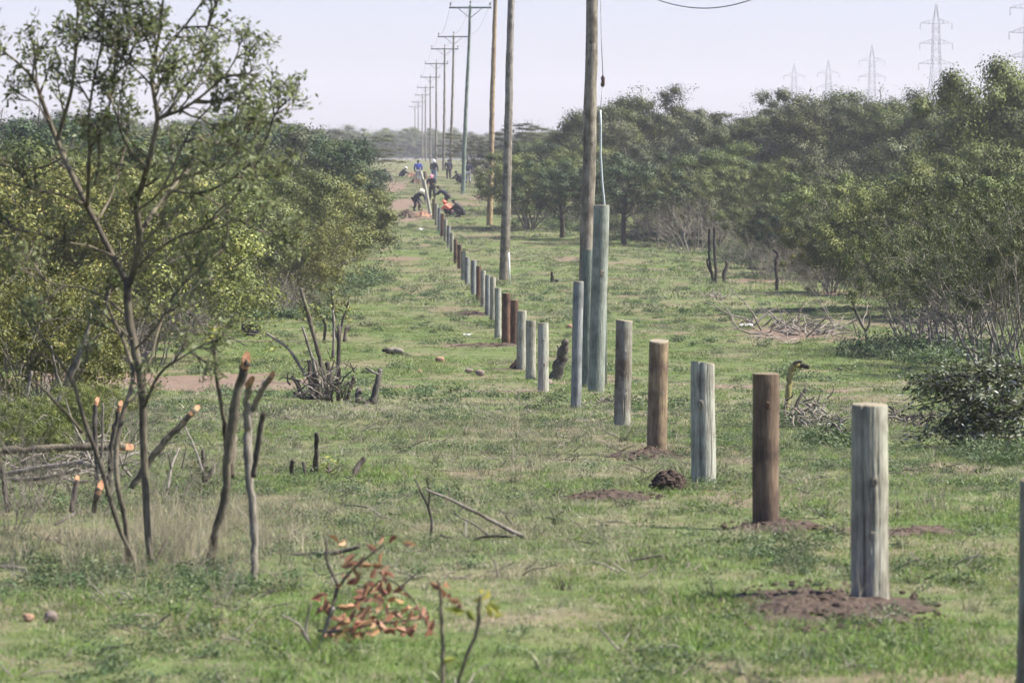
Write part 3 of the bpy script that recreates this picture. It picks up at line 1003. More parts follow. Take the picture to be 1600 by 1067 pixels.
# ------------------------------------------------------------------ power line
def pole(x, y, d, lean_px, wood, label, r=.15, seed=0, crook=.05):
    PH = 15.5 if seed < 3 else 13.5
    """wooden pole with crossarm, braces and three insulators, lean in pixels over its height"""
    if d is None:
        d = gd(x, y)
    p = at(x, 300, d)
    p.z = float(hz(p.x, d))
    t = thing('utility_pole', p, label, 'utility pole', 'wooden poles of the power line')
    rs = np.random.default_rng(500 + seed)
    lx = lean_px * pxm(d)
    mb = MB()
    m = 40
    pts = []; rad = []
    for i in range(m + 1):
        f = i / m
        pts.append((lx * f + crook * math.sin(5 * f + seed) * f * (1 - f) * 2 + rs.normal() * .006, crook * math.sin(4 * f + 2 * seed) * f * (1 - f), -.3 + (PH + .3) * f))
        rad.append(r * (1 - .45 * f) * (1 + rs.uniform(-.035, .05)))
    mb.tube(pts, rad, 12, True, .02, rs)
    mb.build('pole_shaft', M[wood], t)
    zc = PH - .18
    arm = MB(); arm.box((lx, -.17, zc), (1.52, .055, .06)); arm.build('crossarm', M['pole_green'], t, smooth=False)
    for s in (-1, 1):
        br = MB(); br.bar((lx + s * .85, -.2, zc - .06), (lx * .95, -.2, zc - .75), .028); br.build('brace', M['steel'], t)
    for ox, oz, oy in ((-1.42, .06, -.17), (1.42, .06, -.17), (0, .18, 0)):
        ins = MB()
        prof_ = [(.016, 0), (.016, .14), (.055, .15), (.075, .20), (.04, .22), (.065, .25), (.04, .29), (.02, .33)]
        ins.tube([(lx + ox, oy, zc + oz + z) for _, z in prof_], [a for a, _ in prof_], 10)
        ins.build('insulator', M['porcelain'], t)
    for _ in range(5):
        f = rs.uniform(.05, .85)
        k = knot(r * (1 - .45 * f), FRONT + rs.uniform(-1, 1), f * PH, .045).build('knot', M['dark_stump'], t)
        k.location.x = lx * f
    # world-space wire attachment points
    return [p + Vector((lx + ox, oy, zc + oz + .28)) for ox, oz, oy in ((-1.42, .06, -.17), (0, .18, 0), (1.42, .06, -.17))]


poles = [
    (912, 598, 96, 22, 'pole_grey', 'crooked grey-brown power pole behind the tallest green gateway post', .165),
    (787, 441, None, 17, 'pole_grey', 'greyish power pole with a white stub at its foot, beside the fence row', .205),
    (764.5, 351, None, 11, 'pole_tan', 'orange-tan power pole between the grey pole and the first pole with crossarm in view', .19),
    (723, 300, 322, 12, 'pole_green', 'greenish power pole with the largest crossarm in view', .165),
    (704, 283, 425, 5, 'pole_grey', 'power pole with crossarm, second from the right of those with crossarms in view', .16),
    (693, 266, 492, 2, 'pole_grey', 'power pole with crossarm, third from the right of those with crossarms', .16),
    (681, 262, 579, 1, 'pole_grey', 'power pole with crossarm, fourth from the right of those with crossarms', .16),
    (672.5, 258, 691, 0, 'pole_grey', 'power pole with crossarm, fifth from the right of those with crossarms', .16),
    (665, 256, 815, 0, 'pole_grey', 'hazy power pole with crossarm, sixth from the right', .16),
    (660, 255, 925, 0, 'pole_grey', 'hazy power pole with crossarm, seventh from the right', .16),
    (653.5, 254, 1025, 0, 'pole_grey', 'hazy power pole with crossarm, eighth from the right', .16),
    (648.5, 253, 1130, 0, 'pole_grey', 'farthest, smallest power pole with crossarm in the haze', .16),
]
hang = [pole(a[0], a[1], a[2], a[3], a[4], a[5], a[6], i) for i, a in enumerate(poles)]
for k, side in enumerate(('left', 'middle', 'right')):
    mb = MB()
    pts = []
    for a, b_ in zip(hang[:-1], hang[1:]):
        for i in range(12):
            f = i / 12
            q_ = a[k].lerp(b_[k], f)
            q_.z -= 4 * f * (1 - f) * (.0075 * (b_[k] - a[k]).length)
            pts.append(q_)
    pts.append(hang[-1][k])
    mb.tube(pts, [.010] * len(pts), 4)
    o = mb.build('conductor_wire', M['wire'])
    tag(o, 'thin power wire strung along the %s insulators of the wooden poles' % side, 'wire', 'conductors of the power line')
# slack wire dipping into the top right of the view
mb = MB()
pts = []
A = hang[0][2]
for i in range(41):
    t = i / 40
    d = 95 - 55 * t
    Xw = 1.56 + 3.3 * t
    x = 800 + F * Xw / d
    pts.append(Vector((Xw, d, CZ + (250 - 14 + 14 * ((x - 1100) / 75) ** 2) * d / F)))
mb.tube(pts, [.010] * 41, 5)
tag(mb.build('slack_wire', M['wire']), 'slack wire dipping into view at the top right of the sky', 'wire')
# stay of the near pole: wire, strain insulator, pale guard tube
d = 92.0
s = thing('stay_wire', at(946, 600, d), 'pale stay wire with black strain insulator rising above the tallest green post', 'stay wire')
o0 = s.location
hangp = [at(934, -330, 95), at(939.5, 60, 93.5), at(942, 121, 93.2)]
w = MB(); w.tube([p - o0 for p in hangp], [.009] * 3, 5); w.build('wire', M['wire'], s)
w = MB(); w.tube([at(942, 118, 93.2) - o0, at(942, 122, 93.2) - o0, at(942.3, 128, 93.2) - o0, at(941.6, 133, 93.2) - o0, at(941.4, 137, 93.2) - o0], [.015, .045, .036, .045, .015], 8); w.build('strain_insulator', M['porcelain'], s)
w = MB(); w.tube([at(941.2, 134, 93.2) - o0, at(940, 150, 93) - o0, at(938, 176, 93) - o0], [.008] * 3, 5); w.build('wire', M['wire'], s)
w = MB(); w.tube([at(x, y, 92.6) - o0 for x, y in ((938, 172), (938.8, 200), (938.4, 240), (941, 285), (944.5, 320), (946, 400), (947, 600))], [.022] * 7, 7); w.build('guard_tube', M['grey_pipe'], s)
p0 = gp(797, 446)
s = thing('stay_wire', p0, 'thin stay with a white guard tube at the foot of the greyish pole', 'stay wire')
w = MB(); w.tube([Vector((0, 0, -.1)), at(795, 395, p0.y) - p0], [.03, .03], 8); w.build('guard_tube', M['white_plastic'], s)
w = MB(); w.tube([at(795, 396, p0.y) - p0, at(803, -60, p0.y + 1.2) - p0], [.009, .009], 4); w.build('wire', M['wire'], s)

# ------------------------------------------------------------------ lattice towers of the high-voltage line


def tower(x, ytop, d, label):
    p = at(x, 250, d)
    p.z = float(hz(p.x, d))
    Ht = at(x, ytop, d).z - p.z
    t = thing('lattice_tower', p, label, 'pylon', 'lattice towers beyond the right thicket', R(8))
    arms = [Ht - 6.6, Ht - 12.8, Ht - 19.0]
    lv = [0, .14 * Ht, .27 * Ht, .38 * Ht, .48 * Ht, arms[2], arms[1], arms[0], Ht - .4]

    def hw(z):
        if z <= arms[2]:
            return 4.2 + (1.25 - 4.2) * (z / arms[2]) ** .85
        if z <= arms[0]:
            return 1.25 + (.95 - 1.25) * (z - arms[2]) / (arms[0] - arms[2])
        return .95 * max(0, (Ht - z) / (Ht - arms[0])) + .06
    cor = [(-1, -1), (1, -1), (1, 1), (-1, 1)]
    for (sx, sy) in cor:
        mb = MB(); mb.tube([(sx * hw(z), sy * hw(z), z) for z in lv], [.085] * len(lv), 4); mb.build('leg', M['steel'], t)
    for k in range(4):
        a, b_ = cor[k], cor[(k + 1) % 4]
        mb = MB()
        for z0, z1 in zip(lv[:-1], lv[1:]):
            sub = 2 if z0 >= arms[2] - .1 and z1 <= arms[0] + .1 else 1
            for q_ in range(sub):
                u0 = z0 + (z1 - z0) * q_ / sub; u1 = z0 + (z1 - z0) * (q_ + 1) / sub
                mb.bar((a[0] * hw(u0), a[1] * hw(u0), u0), (b_[0] * hw(u1), b_[1] * hw(u1), u1), .042)
                mb.bar((b_[0] * hw(u0), b_[1] * hw(u0), u0), (a[0] * hw(u1), a[1] * hw(u1), u1), .042)
            mb.bar((a[0] * hw(z1), a[1] * hw(z1), z1), (b_[0] * hw(z1), b_[1] * hw(z1), z1), .042)
        mb.build('bracing', M['steel'], t)
    for z, ln in zip(arms, (5.0, 5.2, 5.5)):
        for s in (-1, 1):
            mb = MB()
            tip = (s * ln, 0, z + .15)
            for sy in (-1, 1):
                mb.bar((s * hw(z), sy * hw(z), z), tip, .055)
                mb.bar((s * hw(z + 1.5), sy * hw(z + 1.5), z + 1.5), tip, .045)
                for f in (.33, .66):
                    a0 = Vector((s * hw(z), sy * hw(z), z)).lerp(Vector(tip), f)
                    a1 = Vector((s * hw(z + 1.5), sy * hw(z + 1.5), z + 1.5)).lerp(Vector(tip), f)
                    mb.bar(a0, a1, .045)
            mb.build('arm', M['steel'], t)
            mb = MB(); mb.tube([(s * ln, 0, z + .1 - 1.9 * i / 8) for i in range(9)], [.05, .12, .05, .12, .05, .12, .05, .12, .05], 6); mb.build('insulator_string', M['porcelain'], t)


tower(1607, -27, 1142, 'lattice tower cut by the right edge of the picture, above the tall tree')
tower(1462, 4, 1386, 'largest whole lattice tower standing above the right thicket')
tower(1362, 69, 1740, 'mid-sized lattice tower, next left of the largest one')
tower(1294, 92, 2010, 'small faint lattice tower, third from the right edge counting whole ones')
tower(1240.5, 97.5, 2130, 'leftmost and faintest lattice tower on the skyline')

# ------------------------------------------------------------------ earth: mounds, clods, stones


def lump(p, h, rx, ry, seed, n=64, m=22, rough=.35, clods=0):
    """irregular crumbly earth mound, footprint rx by ry"""
    rs = np.random.default_rng(seed)
    mb = MB(); vs = []; fs = []

    def grd(x, y):
        return float(hz(p.x + x, p.y + y)) - p.z
    ph = rs.uniform(0, 6.28, 5)
    for i in range(m + 1):
        f = i / m
        for k in range(n):
            a = 2 * math.pi * k / n
            e = 1 + rough * (.5 * math.sin(2 * a + ph[0]) + .4 * math.sin(3 * a + ph[1]) + .35 * math.sin(5 * a + ph[2]) + .3 * math.sin(11 * a + ph[3])) * (.4 + .6 * (1 - f))
            rr = (1 - f) * e
            x, y = math.cos(a) * rx * rr, math.sin(a) * ry * rr
            nz = float(fbm(np.array([x / .09 + seed]), np.array([y / .09]), 7, 3)[0])
            z = h * (1 - (1 - f) ** 1.6) * (.35 + 1.3 * nz) + (nz - .5) * .03 * min(1, 3 * f) + .012 * min(1, 6 * f) + rs.normal() * .004 * f + grd(x, y)
            vs.append((x + rs.normal() * .005, y + rs.normal() * .005, z if i else grd(x, y) - .04))
    for i in range(m):
        for k in range(n):
            fs.append((i * n + k, i * n + (k + 1) % n, (i + 1) * n + (k + 1) % n, (i + 1) * n + k))
    mb.add(vs, fs)
    for _ in range(clods * 2):
        a = rs.uniform(0, 6.28); q_ = rs.random() ** .6 * 1.35
        s_ = (.005 + .030 * rs.random() ** 4) * (1.8 if p.y > 150 else 1)
        z = max(0, h * (1 - q_ ** 1.6)) if q_ < 1 else 0
        cx, cy = math.cos(a) * rx * q_, math.sin(a) * ry * q_
        clod(mb, (cx, cy, z + s_ * .2 + grd(cx, cy)), s_, rs)
    return mb


def clod(mb, c, s, rs):
    base = [(0, 0, 1), (0, 0, -1)] + [(math.cos(a), math.sin(a), z) for z in (.5, -.5) for a in [i * math.pi * 2 / 6 + (z > 0) * .5 for i in range(6)]]
    vs = []
    for b_ in base:
        v = Vector(b_).normalized() * s * rs.uniform(.7, 1.25)
        v.z *= .8
        vs.append(Vector(c) + v)
    fs = []
    for k in range(6):
        fs += [(0, 2 + k, 2 + (k + 1) % 6), (1, 8 + (k + 1) % 6, 8 + k), (2 + k, 8 + k, 2 + (k + 1) % 6), (2 + (k + 1) % 6, 8 + k, 8 + (k + 1) % 6)]
    mb.add(vs, fs)


heaps = [
    # x, y, half width px, half depth m, height, clods, material, label
    (1285, 953, 140, 1.5, .05, 420, 'soil_dark', 'spread of dug brown soil around the nearest whole grey post'),
    (1215, 829, 70, .8, .05, 140, 'soil_dark', 'dark soil collar around the foot of the dark brown post'),
    (1400, 833, 90, .6, .035, 140, 'soil', 'thin strip of dug soil right of the dark brown post'),
    (945, 773, 70, .7, .04, 120, 'soil_dark', 'low dark soil strip left of the big lump of earth'),
    (1015, 711, 52, .9, .06, 110, 'soil_dark', 'small dark soil heap at the foot of the yellowish-topped post'),
    (812, 577, 15, .45, .16, 30, 'soil_dark', 'dark soil collar around the post before the red-brown pair'),
    (760, 541, 42, .5, .07, 50, 'soil_dark', 'dark soil strip painting the cast shadow left of the two red-brown posts'),  # dark soil colour follows the shadow the red-brown pair throws leftwards
    (738, 492, 30, .9, .10, 50, 'soil_dark', 'dark soil painting a post shadow left of the middle of the fence row'),  # cast shadow of a mid-row post, put in as dark soil
    (636, 341, 15, 1.2, .42, 50, 'soil', 'brown soil mound left of the workers with the leaning pale pole'),
    (660, 338, 15, 1.2, .25, 40, 'soil_orange', 'orange fresh soil at the feet of the worker in the cream hat'),
    (649, 287, 9, 1.2, .35, 20, 'soil', 'brown soil mound behind the worker in the cream hat'),
    (643, 277, 11, 1.6, .35, 20, 'soil_orange', 'orange soil heap beside the far crouching worker in a white cap'),
]
for i, (x, y, hw_, hd, h, cl, mt, lab) in enumerate(heaps):
    p = gp(x, y)
    o = lump(p, h, hw_ * pxm(p.y), hd, 700 + i, clods=cl).build('soil_heap', M[mt], smooth=False)
    o.location = p
    tag(o, lab, 'soil heap', 'heaps of dug soil')
# big root-ball of earth beside the pale post
p = gp(1045, 766)
rs = np.random.default_rng(41)
mb = MB()
k_ = pxm(p.y)
clod(mb, (0, 0, .02), 24 * k_, rs)
for _ in range(1100):
    a = rs.normal(size=3); a /= np.linalg.norm(a); a[2] = abs(a[2])
    q_ = rs.uniform(.75, 1.0)
    clod(mb, (a[0] * 27 * k_ * q_, a[1] * 25 * k_ * q_, .02 + a[2] * 30 * k_ * q_ * (.92 + .12 * math.sin(9 * a[0] + 4 * a[1]))), .007 + .030 * rs.random() ** 3, rs)
o = mb.build('earth_clod', M['soil_dark'], smooth=False)
o.location = p
tag(o, 'big rough lump of dark dug earth beside the pale grey post', 'earth clod')
stones = [(750, 588, 9, 'stone', 'brown rounded stone, larger one in the short grass left of the pale blotchy post'), (733, 583, 7, 'stone', 'small flat brown stone just left of the rounded one'),
          (687, 566, 8, 'stone_red', 'orange-brown clod lying in the grass left of the stones'), (655, 584, 5, 'stone_red', 'little red clod on the bare path'),
          (80, 977, 15, 'stone', 'grey-brown stone in the grass at bottom left'), (45, 977, 12, 'stone_red', 'pinkish stone left of the grey-brown one at bottom left'),
          (891, 513, 6, 'stone_red', 'small orange stone left of the tall posts'), (857, 601, 8, 'stone', 'little dark stone behind the pale blotchy post'), (1300, 685, 9, 'stone_red', 'reddish clod beside the brush pile'),
          (575, 611, 6, 'stone', 'small brown clod behind the leaning stump pair')]
for i, (x, y, r_, mt, lab) in enumerate(stones):
    p = gp(x, y)
    rs = np.random.default_rng(60 + i)
    mb = MB(); clod(mb, (0, 0, 0), 1.0, rs)
    me = mb.mesh('stone', M[mt])
    o = obj('stone', me)
    sm = o.modifiers.new('round', 'SUBSURF'); sm.levels = 2; sm.render_levels = 2
    s_ = r_ * pxm(p.y) * 1.25
    o.location = p + Vector((0, 0, s_ * .45)); o.scale = (s_, s_ * .9, s_ * .85)
    tag(o, lab, 'stone', 'loose stones and clods')
for i, (x, y, w_, lab) in enumerate([(730, 525, 6, 'white scrap of litter in the grass left of the pale narrow post'), (659, 358, 5, 'white scrap of litter before the soil mound and workers'), (1165, 512, 9, 'whitish scrap on bare ground in the right clearing')]):
    p = gp(x, y)
    rs = np.random.default_rng(90 + i)
    mb = MB(); n_ = 7
    vs = []
    for j in range(n_):
        for k in range(n_):
            vs.append(((j / (n_ - 1) - .5) * 2 + rs.normal() * .06, (k / (n_ - 1) - .5) * 2, .18 * rs.normal() + .35))
    fs = [(j * n_ + k, j * n_ + k + 1, (j + 1) * n_ + k + 1, (j + 1) * n_ + k) for j in range(n_ - 1) for k in range(n_ - 1)]
    mb.add(vs, fs)
    o = mb.build('litter_scrap', M['white_plastic'])
    s_ = w_ * pxm(p.y)
    o.location = p + Vector((0, 0, .01)); o.scale = (s_, s_ * 1.3, s_ * .8)
    so_ = o.modifiers.new('thick', 'SOLIDIFY'); so_.thickness = .04
    tag(o, lab, 'litter', 'white litter scraps')
# black basin
p = gp(390, 527)
t = thing('black_basin', p + Vector((0, 0, .02)), 'black plastic basin lying in the grass by the left thicket', 'basin')
k_ = pxm(p.y)
mb = MB()
pr_ = [(.55, 0), (.8, .02), (.98, .5), (1.0, .95), (1.06, 1.0), (1.06, .93)]
for kk, (r_, z_) in enumerate(pr_[:-1]):
    a0, b0 = pr_[kk], pr_[kk + 1]
    n_ = 24
    vs = [(math.cos(2 * math.pi * i / n_) * r * 15 * k_, math.sin(2 * math.pi * i / n_) * r * 15 * k_, z * 14 * k_) for (r, z) in (a0, b0) for i in range(n_)]
    mb.add(vs, [(i, (i + 1) % n_, n_ + (i + 1) % n_, n_ + i) for i in range(n_)])
mb.add([(math.cos(2 * math.pi * i / 24) * .55 * 15 * k_, math.sin(2 * math.pi * i / 24) * .55 * 15 * k_, 0) for i in range(24)], [tuple(range(24))])
o = mb.build('bowl', M['black_rubber'], t); sm = o.modifiers.new('thick', 'SOLIDIFY'); sm.thickness = .012
o.rotation_euler = (R(-8), R(8), 0); o.location.z = .03

# ------------------------------------------------------------------ cut stems, stumps, fallen branches


def smooth_pts(pts, sub=4):
    """Catmull-Rom through (Vector, radius) pairs"""
    out = []
    n_ = len(pts)
    for i in range(n_ - 1):
        p0, p1, p2, p3 = pts[max(i - 1, 0)], pts[i], pts[i + 1], pts[min(i + 2, n_ - 1)]
        for j in range(sub):
            t = j / sub
            a = .5 * (2 * p1[0] + (p2[0] - p0[0]) * t + (2 * p0[0] - 5 * p1[0] + 4 * p2[0] - p3[0]) * t * t + (3 * p1[0] - p0[0] - 3 * p2[0] + p3[0]) * t ** 3)
            out.append((a, p1[1] + (p2[1] - p1[1]) * t))
    out.append(pts[-1])
    return out


def oblique(mb, a, b_, r, up=1.0, n_=10):
    """short peeled end with a slanting cut face"""
    a, b_ = Vector(a), Vector(b_)
    t = (b_ - a).normalized()
    u = t.orthogonal().normalized()
    side = Vector((0.3, -1, .2)); side = (side - t * side.dot(t)).normalized()
    w = t.cross(side)
    vs = []
    for i in range(n_):
        an = 2 * math.pi * i / n_
        vs.append(a + (side * math.cos(an) + w * math.sin(an)) * r * 1.05)
    for i in range(n_):
        an = 2 * math.pi * i / n_
        vs.append(b_ + (side * math.cos(an) + w * math.sin(an)) * r * .97 - t * (math.cos(an) * r * 1.5 * up))
    fs = [(i, (i + 1) % n_, n_ + (i + 1) % n_, n_ + i) for i in range(n_)] + [tuple(range(n_, 2 * n_))]
    mb.add(vs, fs)


def woody(name, label, cat, base, stems, mat, d=None, group=None, cut='fresh_cut', seed=0, partname='stem', jitter=.25):
    """stems: dict(p=[(x,y,r px[,depth offset m])], cut=bool, mat=...). one thing, one part for each stem"""
    rs = np.random.default_rng(800 + seed)
    if d is None:
        d = gd(*base)
    o0 = at(base[0], base[1], d)
    o0.z = float(hz(o0.x, o0.y))
    t = thing(name, o0, label, cat, group)
    k = pxm(d)
    for st in stems:
        off0 = st.get('d', 0.0)
        raw = []
        n_ = len(st['p'])
        slope = rs.uniform(-jitter, jitter)
        for i, q_ in enumerate(st['p']):
            dd = q_[3] if len(q_) > 3 else slope * i / max(1, n_ - 1)
            raw.append((at(q_[0], q_[1], d + off0 + dd) - o0, q_[2] * k * .76))
        sm = [(a + Vector(rs.normal(size=3)) * r * .16, r * rs.uniform(.88, 1.12)) for a, r in smooth_pts(raw, 5)]
        mb = MB()
        mb.tube([a for a, _ in sm], [r for _, r in sm], 9, True, .10, rs)
        part = mb.build(st.get('name', partname), M[st.get('mat', mat)], t)
        if st.get('cut'):
            a, r = sm[-1]
            t_ = (sm[-1][0] - sm[-3][0]).normalized()
            cm = MB()
            oblique(cm, a - t_ * r * st.get('len', 2.5) * .55, a + t_ * r * .9, r)
            cm.build('cut_face', M[st.get('cutmat', cut)], part, smooth=False)
    return t


def add_leaves(t, pts_px, d, mat, n_, sig_px, ln, wd, seed, name='foliage'):
    rs = np.random.default_rng(seed)
    o0 = t.location
    c = []
    for (x, y) in pts_px:
        p = at(x, y, d) - o0
        c.append(np.array(p)[None] + rs.normal(size=(n_, 3)) * sig_px * pxm(d))
    v, f, r = leaves_arrays(np.concatenate(c), ln, wd, rs)
    return obj(name, quads_mesh(name, v, f, mat, {'rnd': r}, False), t)


CUTG = 'cut stems of cleared shrubs'
t = woody('cut_sapling', 'tall dark cut stem with an orange top, beside the near left tree', 'cut shrub', (325, 882), [
    dict(p=[(322, 890, 9), (338, 830, 9), (352, 770, 9), (358, 700, 9.5), (366, 640, 10), (378, 585, 10), (385, 566, 9)], cut=True, len=2.2),
    dict(p=[(355, 735, 5), (350, 660, 4.5), (340, 600, 4), (334, 530, 4)], name='side_stem'),
    dict(p=[(362, 745, 5.5), (366, 700, 5), (367, 680, 5)], name='side_stem')], 'bark_olive', group=CUTG, seed=1)
add_leaves(t, [(338, 508), (344, 522), (331, 522)], t.location.y, L['sprig'], 9, 9, .05, .022, 5, 'leaf_sprig')
woody('cut_sapling', 'forked cut stem with two orange tips, right of the tall dark cut stem', 'cut shrub', (397, 905), [
    dict(p=[(398, 912, 8), (398, 860, 8.5), (394, 790, 8.5), (388, 720, 9), (386, 665, 9.5), (392, 640, 9)]),
    dict(p=[(387, 672, 8), (386, 630, 7.5), (389, 606, 7), (392, 596, 6.5)], cut=True, len=5),
    dict(p=[(393, 642, 7), (408, 612, 6), (424, 588, 5.5)], cut=True, len=4),
    dict(p=[(394, 640, 5), (404, 618, 4.5), (414, 594, 4)]),
    dict(p=[(396, 745, 6), (402, 700, 6), (410, 655, 5.5), (412, 648, 5)], mat='dark_stump', name='side_stem')], 'bark_light', group=CUTG, seed=2)
woody('cut_sapling', 'slanting cut stem with an orange end leaning right from the near left tree', 'cut shrub', (205, 750), [
    dict(p=[(205, 762, 6), (222, 738, 7), (240, 712, 7.5), (262, 684, 7), (285, 662, 6.5), (304, 640, 6)], cut=True, len=5)], 'bark_olive', d=33.0, group=CUTG, seed=3)
# lying logs with orange ends on the left
woody('cut_log', 'long lying log with an orange cut end behind the near left tree', 'log', (90, 720), [
    dict(p=[(-40, 708, 8), (40, 703, 8), (110, 699, 7), (196, 698, 7)], cut=True, len=3.0, name='log')], 'bark_olive', d=39.0, group='cut logs in the left undergrowth', seed=4, partname='log')
woody('cut_log', 'pair of thin bleached lying branches below the long log', 'log', (70, 745), [
    dict(p=[(10, 742, 5), (60, 731, 6), (120, 724, 6), (150, 728, 5)]), dict(p=[(20, 750, 4.5), (80, 744, 5), (125, 733, 4)], d=.3)], 'dead_wood', d=38.5, group='cut logs in the left undergrowth', seed=5, partname='branch')
woody('cut_log', 'pale ended branch lying in the grass at the left edge', 'log', (20, 890), [
    dict(p=[(-40, 886, 5), (10, 886, 5), (36, 889, 5), (47, 893, 4)], cut=True, len=3, cutmat='pale_cut')], 'bark_light', group='cut logs in the left undergrowth', seed=6, partname='branch')
woody('cut_stub', 'thin upright stub with an orange tip, left of two above the long log', 'stump', (152, 760), [dict(p=[(152, 770, 5), (150, 700, 5), (147, 660, 5), (151, 628, 5)], cut=True, len=3.4)], 'bark', d=38.0, group=CUTG, seed=7)
woody('cut_stub', 'thin upright stub with an orange tip, right of two above the long log', 'stump', (172, 770), [dict(p=[(168, 775, 5.5), (173, 700, 5), (181, 660, 5), (188, 634, 4.5)], cut=True, len=5)], 'dark_stump', d=38.0, group=CUTG, seed=8)
woody('cut_stub', 'short stub with a long orange split face below the logs', 'stump', (118, 795), [dict(p=[(112, 800, 5), (116, 775, 5.5), (120, 750, 5.5)], cut=True, len=4.5)], 'dark_stump', d=36.5, group=CUTG, seed=9)
woody('cut_stub', 'low stub with an orange face at the foot of the bleached branches', 'stump', (153, 790), [dict(p=[(146, 800, 5), (150, 780, 6), (155, 764, 6.5)], cut=True, len=3)], 'dark_stump', d=37.0, group=CUTG, seed=10)
woody('dead_stick', 'thin pale bare stick between the two upright orange-tipped stubs', 'stick', (158, 720), [dict(p=[(158, 725, 2.5), (160, 680, 2.5), (161, 630, 2)])], 'dead_wood', d=38.4, seed=50, partname='shaft')
woody('dead_stick', 'thin pale stick leaning left, beside the tall dark cut stem', 'stick', (316, 735), [dict(p=[(318, 738, 2.2), (304, 700, 2.2), (280, 648, 1.6)])], 'dead_wood', d=37.0, seed=51, partname='shaft')
t = woody('cut_stub', 'small dark stub with low leaves left of the tall dark cut stem', 'stump', (318, 748), [dict(p=[(318, 752, 4), (318, 725, 4), (317, 702, 3)]), dict(p=[(322, 752, 3), (330, 738, 3), (333, 728, 2)])], 'dark_stump', d=41.0, seed=52, group=CUTG)
add_leaves(t, [(306, 740), (325, 745), (312, 728)], t.location.y, L['olive'], 26, 9, .05, .026, 53)
woody('dead_stick', 'crooked dark stick lying low left of the tall dry grass', 'stick', (95, 815), [dict(p=[(86, 820, 3), (100, 812, 3), (112, 806, 3.5), (116, 800, 3)])], 'bark', d=34.5, seed=54, partname='shaft')
woody('dead_stick', 'slim forked grey stick standing right of the slanting orange-ended stem', 'stick', (262, 760), [dict(p=[(262, 766, 2.6), (268, 730, 2.4), (280, 700, 2)]), dict(p=[(268, 732, 1.8), (262, 706, 1.4)])], 'dead_wood', d=36.0, seed=55, partname='shaft')
woody('dead_sapling', 'dark leaning stem at the left edge below the long log', 'sapling', (10, 790), [dict(p=[(12, 800, 6), (8, 760, 6), (-2, 720, 5), (-12, 690, 5)])], 'dark_stump', d=38.0, seed=11)
woody('leaning_tree', 'thick pale leaning trunk with dark patches behind the long log', 'tree', (78, 705), [dict(p=[(68, 716, 9), (80, 665, 9), (98, 610, 8), (122, 560, 6.5), (136, 520, 4.5), (142, 490, 2.5)]), dict(p=[(98, 612, 4), (86, 575, 3), (80, 540, 2)], name='limb'), dict(p=[(120, 562, 3.5), (132, 545, 3), (158, 520, 2)], name='limb')], 'bark_light', d=52.0, seed=12, partname='trunk')
woody('pale_sapling', 'pale thin stem left of the thick leaning trunk', 'sapling', (32, 705), [dict(p=[(30, 715, 4), (36, 670, 4), (42, 620, 3.5), (50, 580, 3)]), dict(p=[(12, 712, 4), (10, 670, 4), (18, 625, 3)])], 'dead_wood', d=51.0, seed=13)
# cleared shrub in the middle distance
t = woody('cut_shrub', 'large cut-back shrub with several dark stems before the bare path', 'cut shrub', (510, 628), [
    dict(p=[(518, 632, 5), (505, 580, 5), (492, 530, 5), (478, 480, 4.5), (470, 450, 3)]), dict(p=[(528, 630, 5), (529, 570, 4.5), (530, 510, 4)], mat='dark_stump'),
    dict(p=[(512, 630, 3), (480, 590, 3), (450, 545, 3), (415, 520, 2.5)], mat='dead_wood'), dict(p=[(505, 625, 3), (488, 560, 3), (472, 510, 2.5)], mat='dead_wood'),
    dict(p=[(490, 628, 6), (486, 595, 6), (483, 563, 4)], mat='dark_stump'), dict(p=[(498, 630, 8), (495, 590, 8), (491, 562, 5)], mat='dark_stump'), dict(p=[(474, 628, 5), (466, 602, 5), (456, 588, 4)], mat='dark_stump'),
    dict(p=[(540, 630, 4), (548, 605, 4), (553, 590, 3.5)], mat='dark_stump'), dict(p=[(510, 630, 7), (516, 590, 7), (510, 565, 4)], mat='dark_stump'),
    dict(p=[(520, 560, 3), (522, 520, 3), (520, 485, 2)], mat='dead_wood'), dict(p=[(482, 625, 7), (470, 618, 6), (460, 612, 4)], mat='dark_stump')], 'bark_olive', seed=14, group=CUTG)
add_leaves(t, [(478, 490), (490, 488), (500, 620), (532, 612)], t.location.y, L['olive'], 40, 9, .10, .045, 9)
t = woody('cut_shrub', 'small twiggy regrowing shrub behind the large cut-back shrub', 'shrub', (532, 534), [
    dict(p=[(530, 538, 3), (522, 510, 3), (520, 470, 2.5), (518, 455, 2)]), dict(p=[(538, 536, 4), (541, 515, 3.5), (546, 512, 3)], mat='dark_stump'), dict(p=[(528, 536, 3), (536, 500, 2.5), (545, 470, 2)]), dict(p=[(505, 536, 3), (508, 510, 3), (500, 490, 2)])], 'bark', seed=15, group=CUTG)
add_leaves(t, [(536, 470), (542, 486), (525, 478), (512, 500)], t.location.y, L['yellowgreen'], 45, 10, .13, .06, 10)
woody('stump', 'leaning pair of grey stumps right of the large cut-back shrub', 'stump', (575, 632), [
    dict(p=[(582, 632, 7), (588, 605, 6.5), (594, 575, 5)]), dict(p=[(560, 632, 8), (561, 618, 8), (560, 606, 4)], mat='dark_stump'), dict(p=[(566, 630, 5), (580, 624, 5), (586, 618, 4)], mat='dark_stump'), dict(p=[(590, 585, 2.5), (578, 578, 2), (572, 575, 2)], mat='dead_wood')], 'bark', seed=16, group='dark stumps left in the grass')
woody('stump', 'dark leaning split stump between the fence row and the tall posts', 'stump', (870, 592), [dict(p=[(868, 595, 13), (874, 570, 12.5), (880, 547, 10), (884, 531, 6)]), dict(p=[(876, 560, 4), (874, 545, 3), (871, 540, 2)], mat='dead_wood')], 'bark', seed=17, group='dark stumps left in the grass')
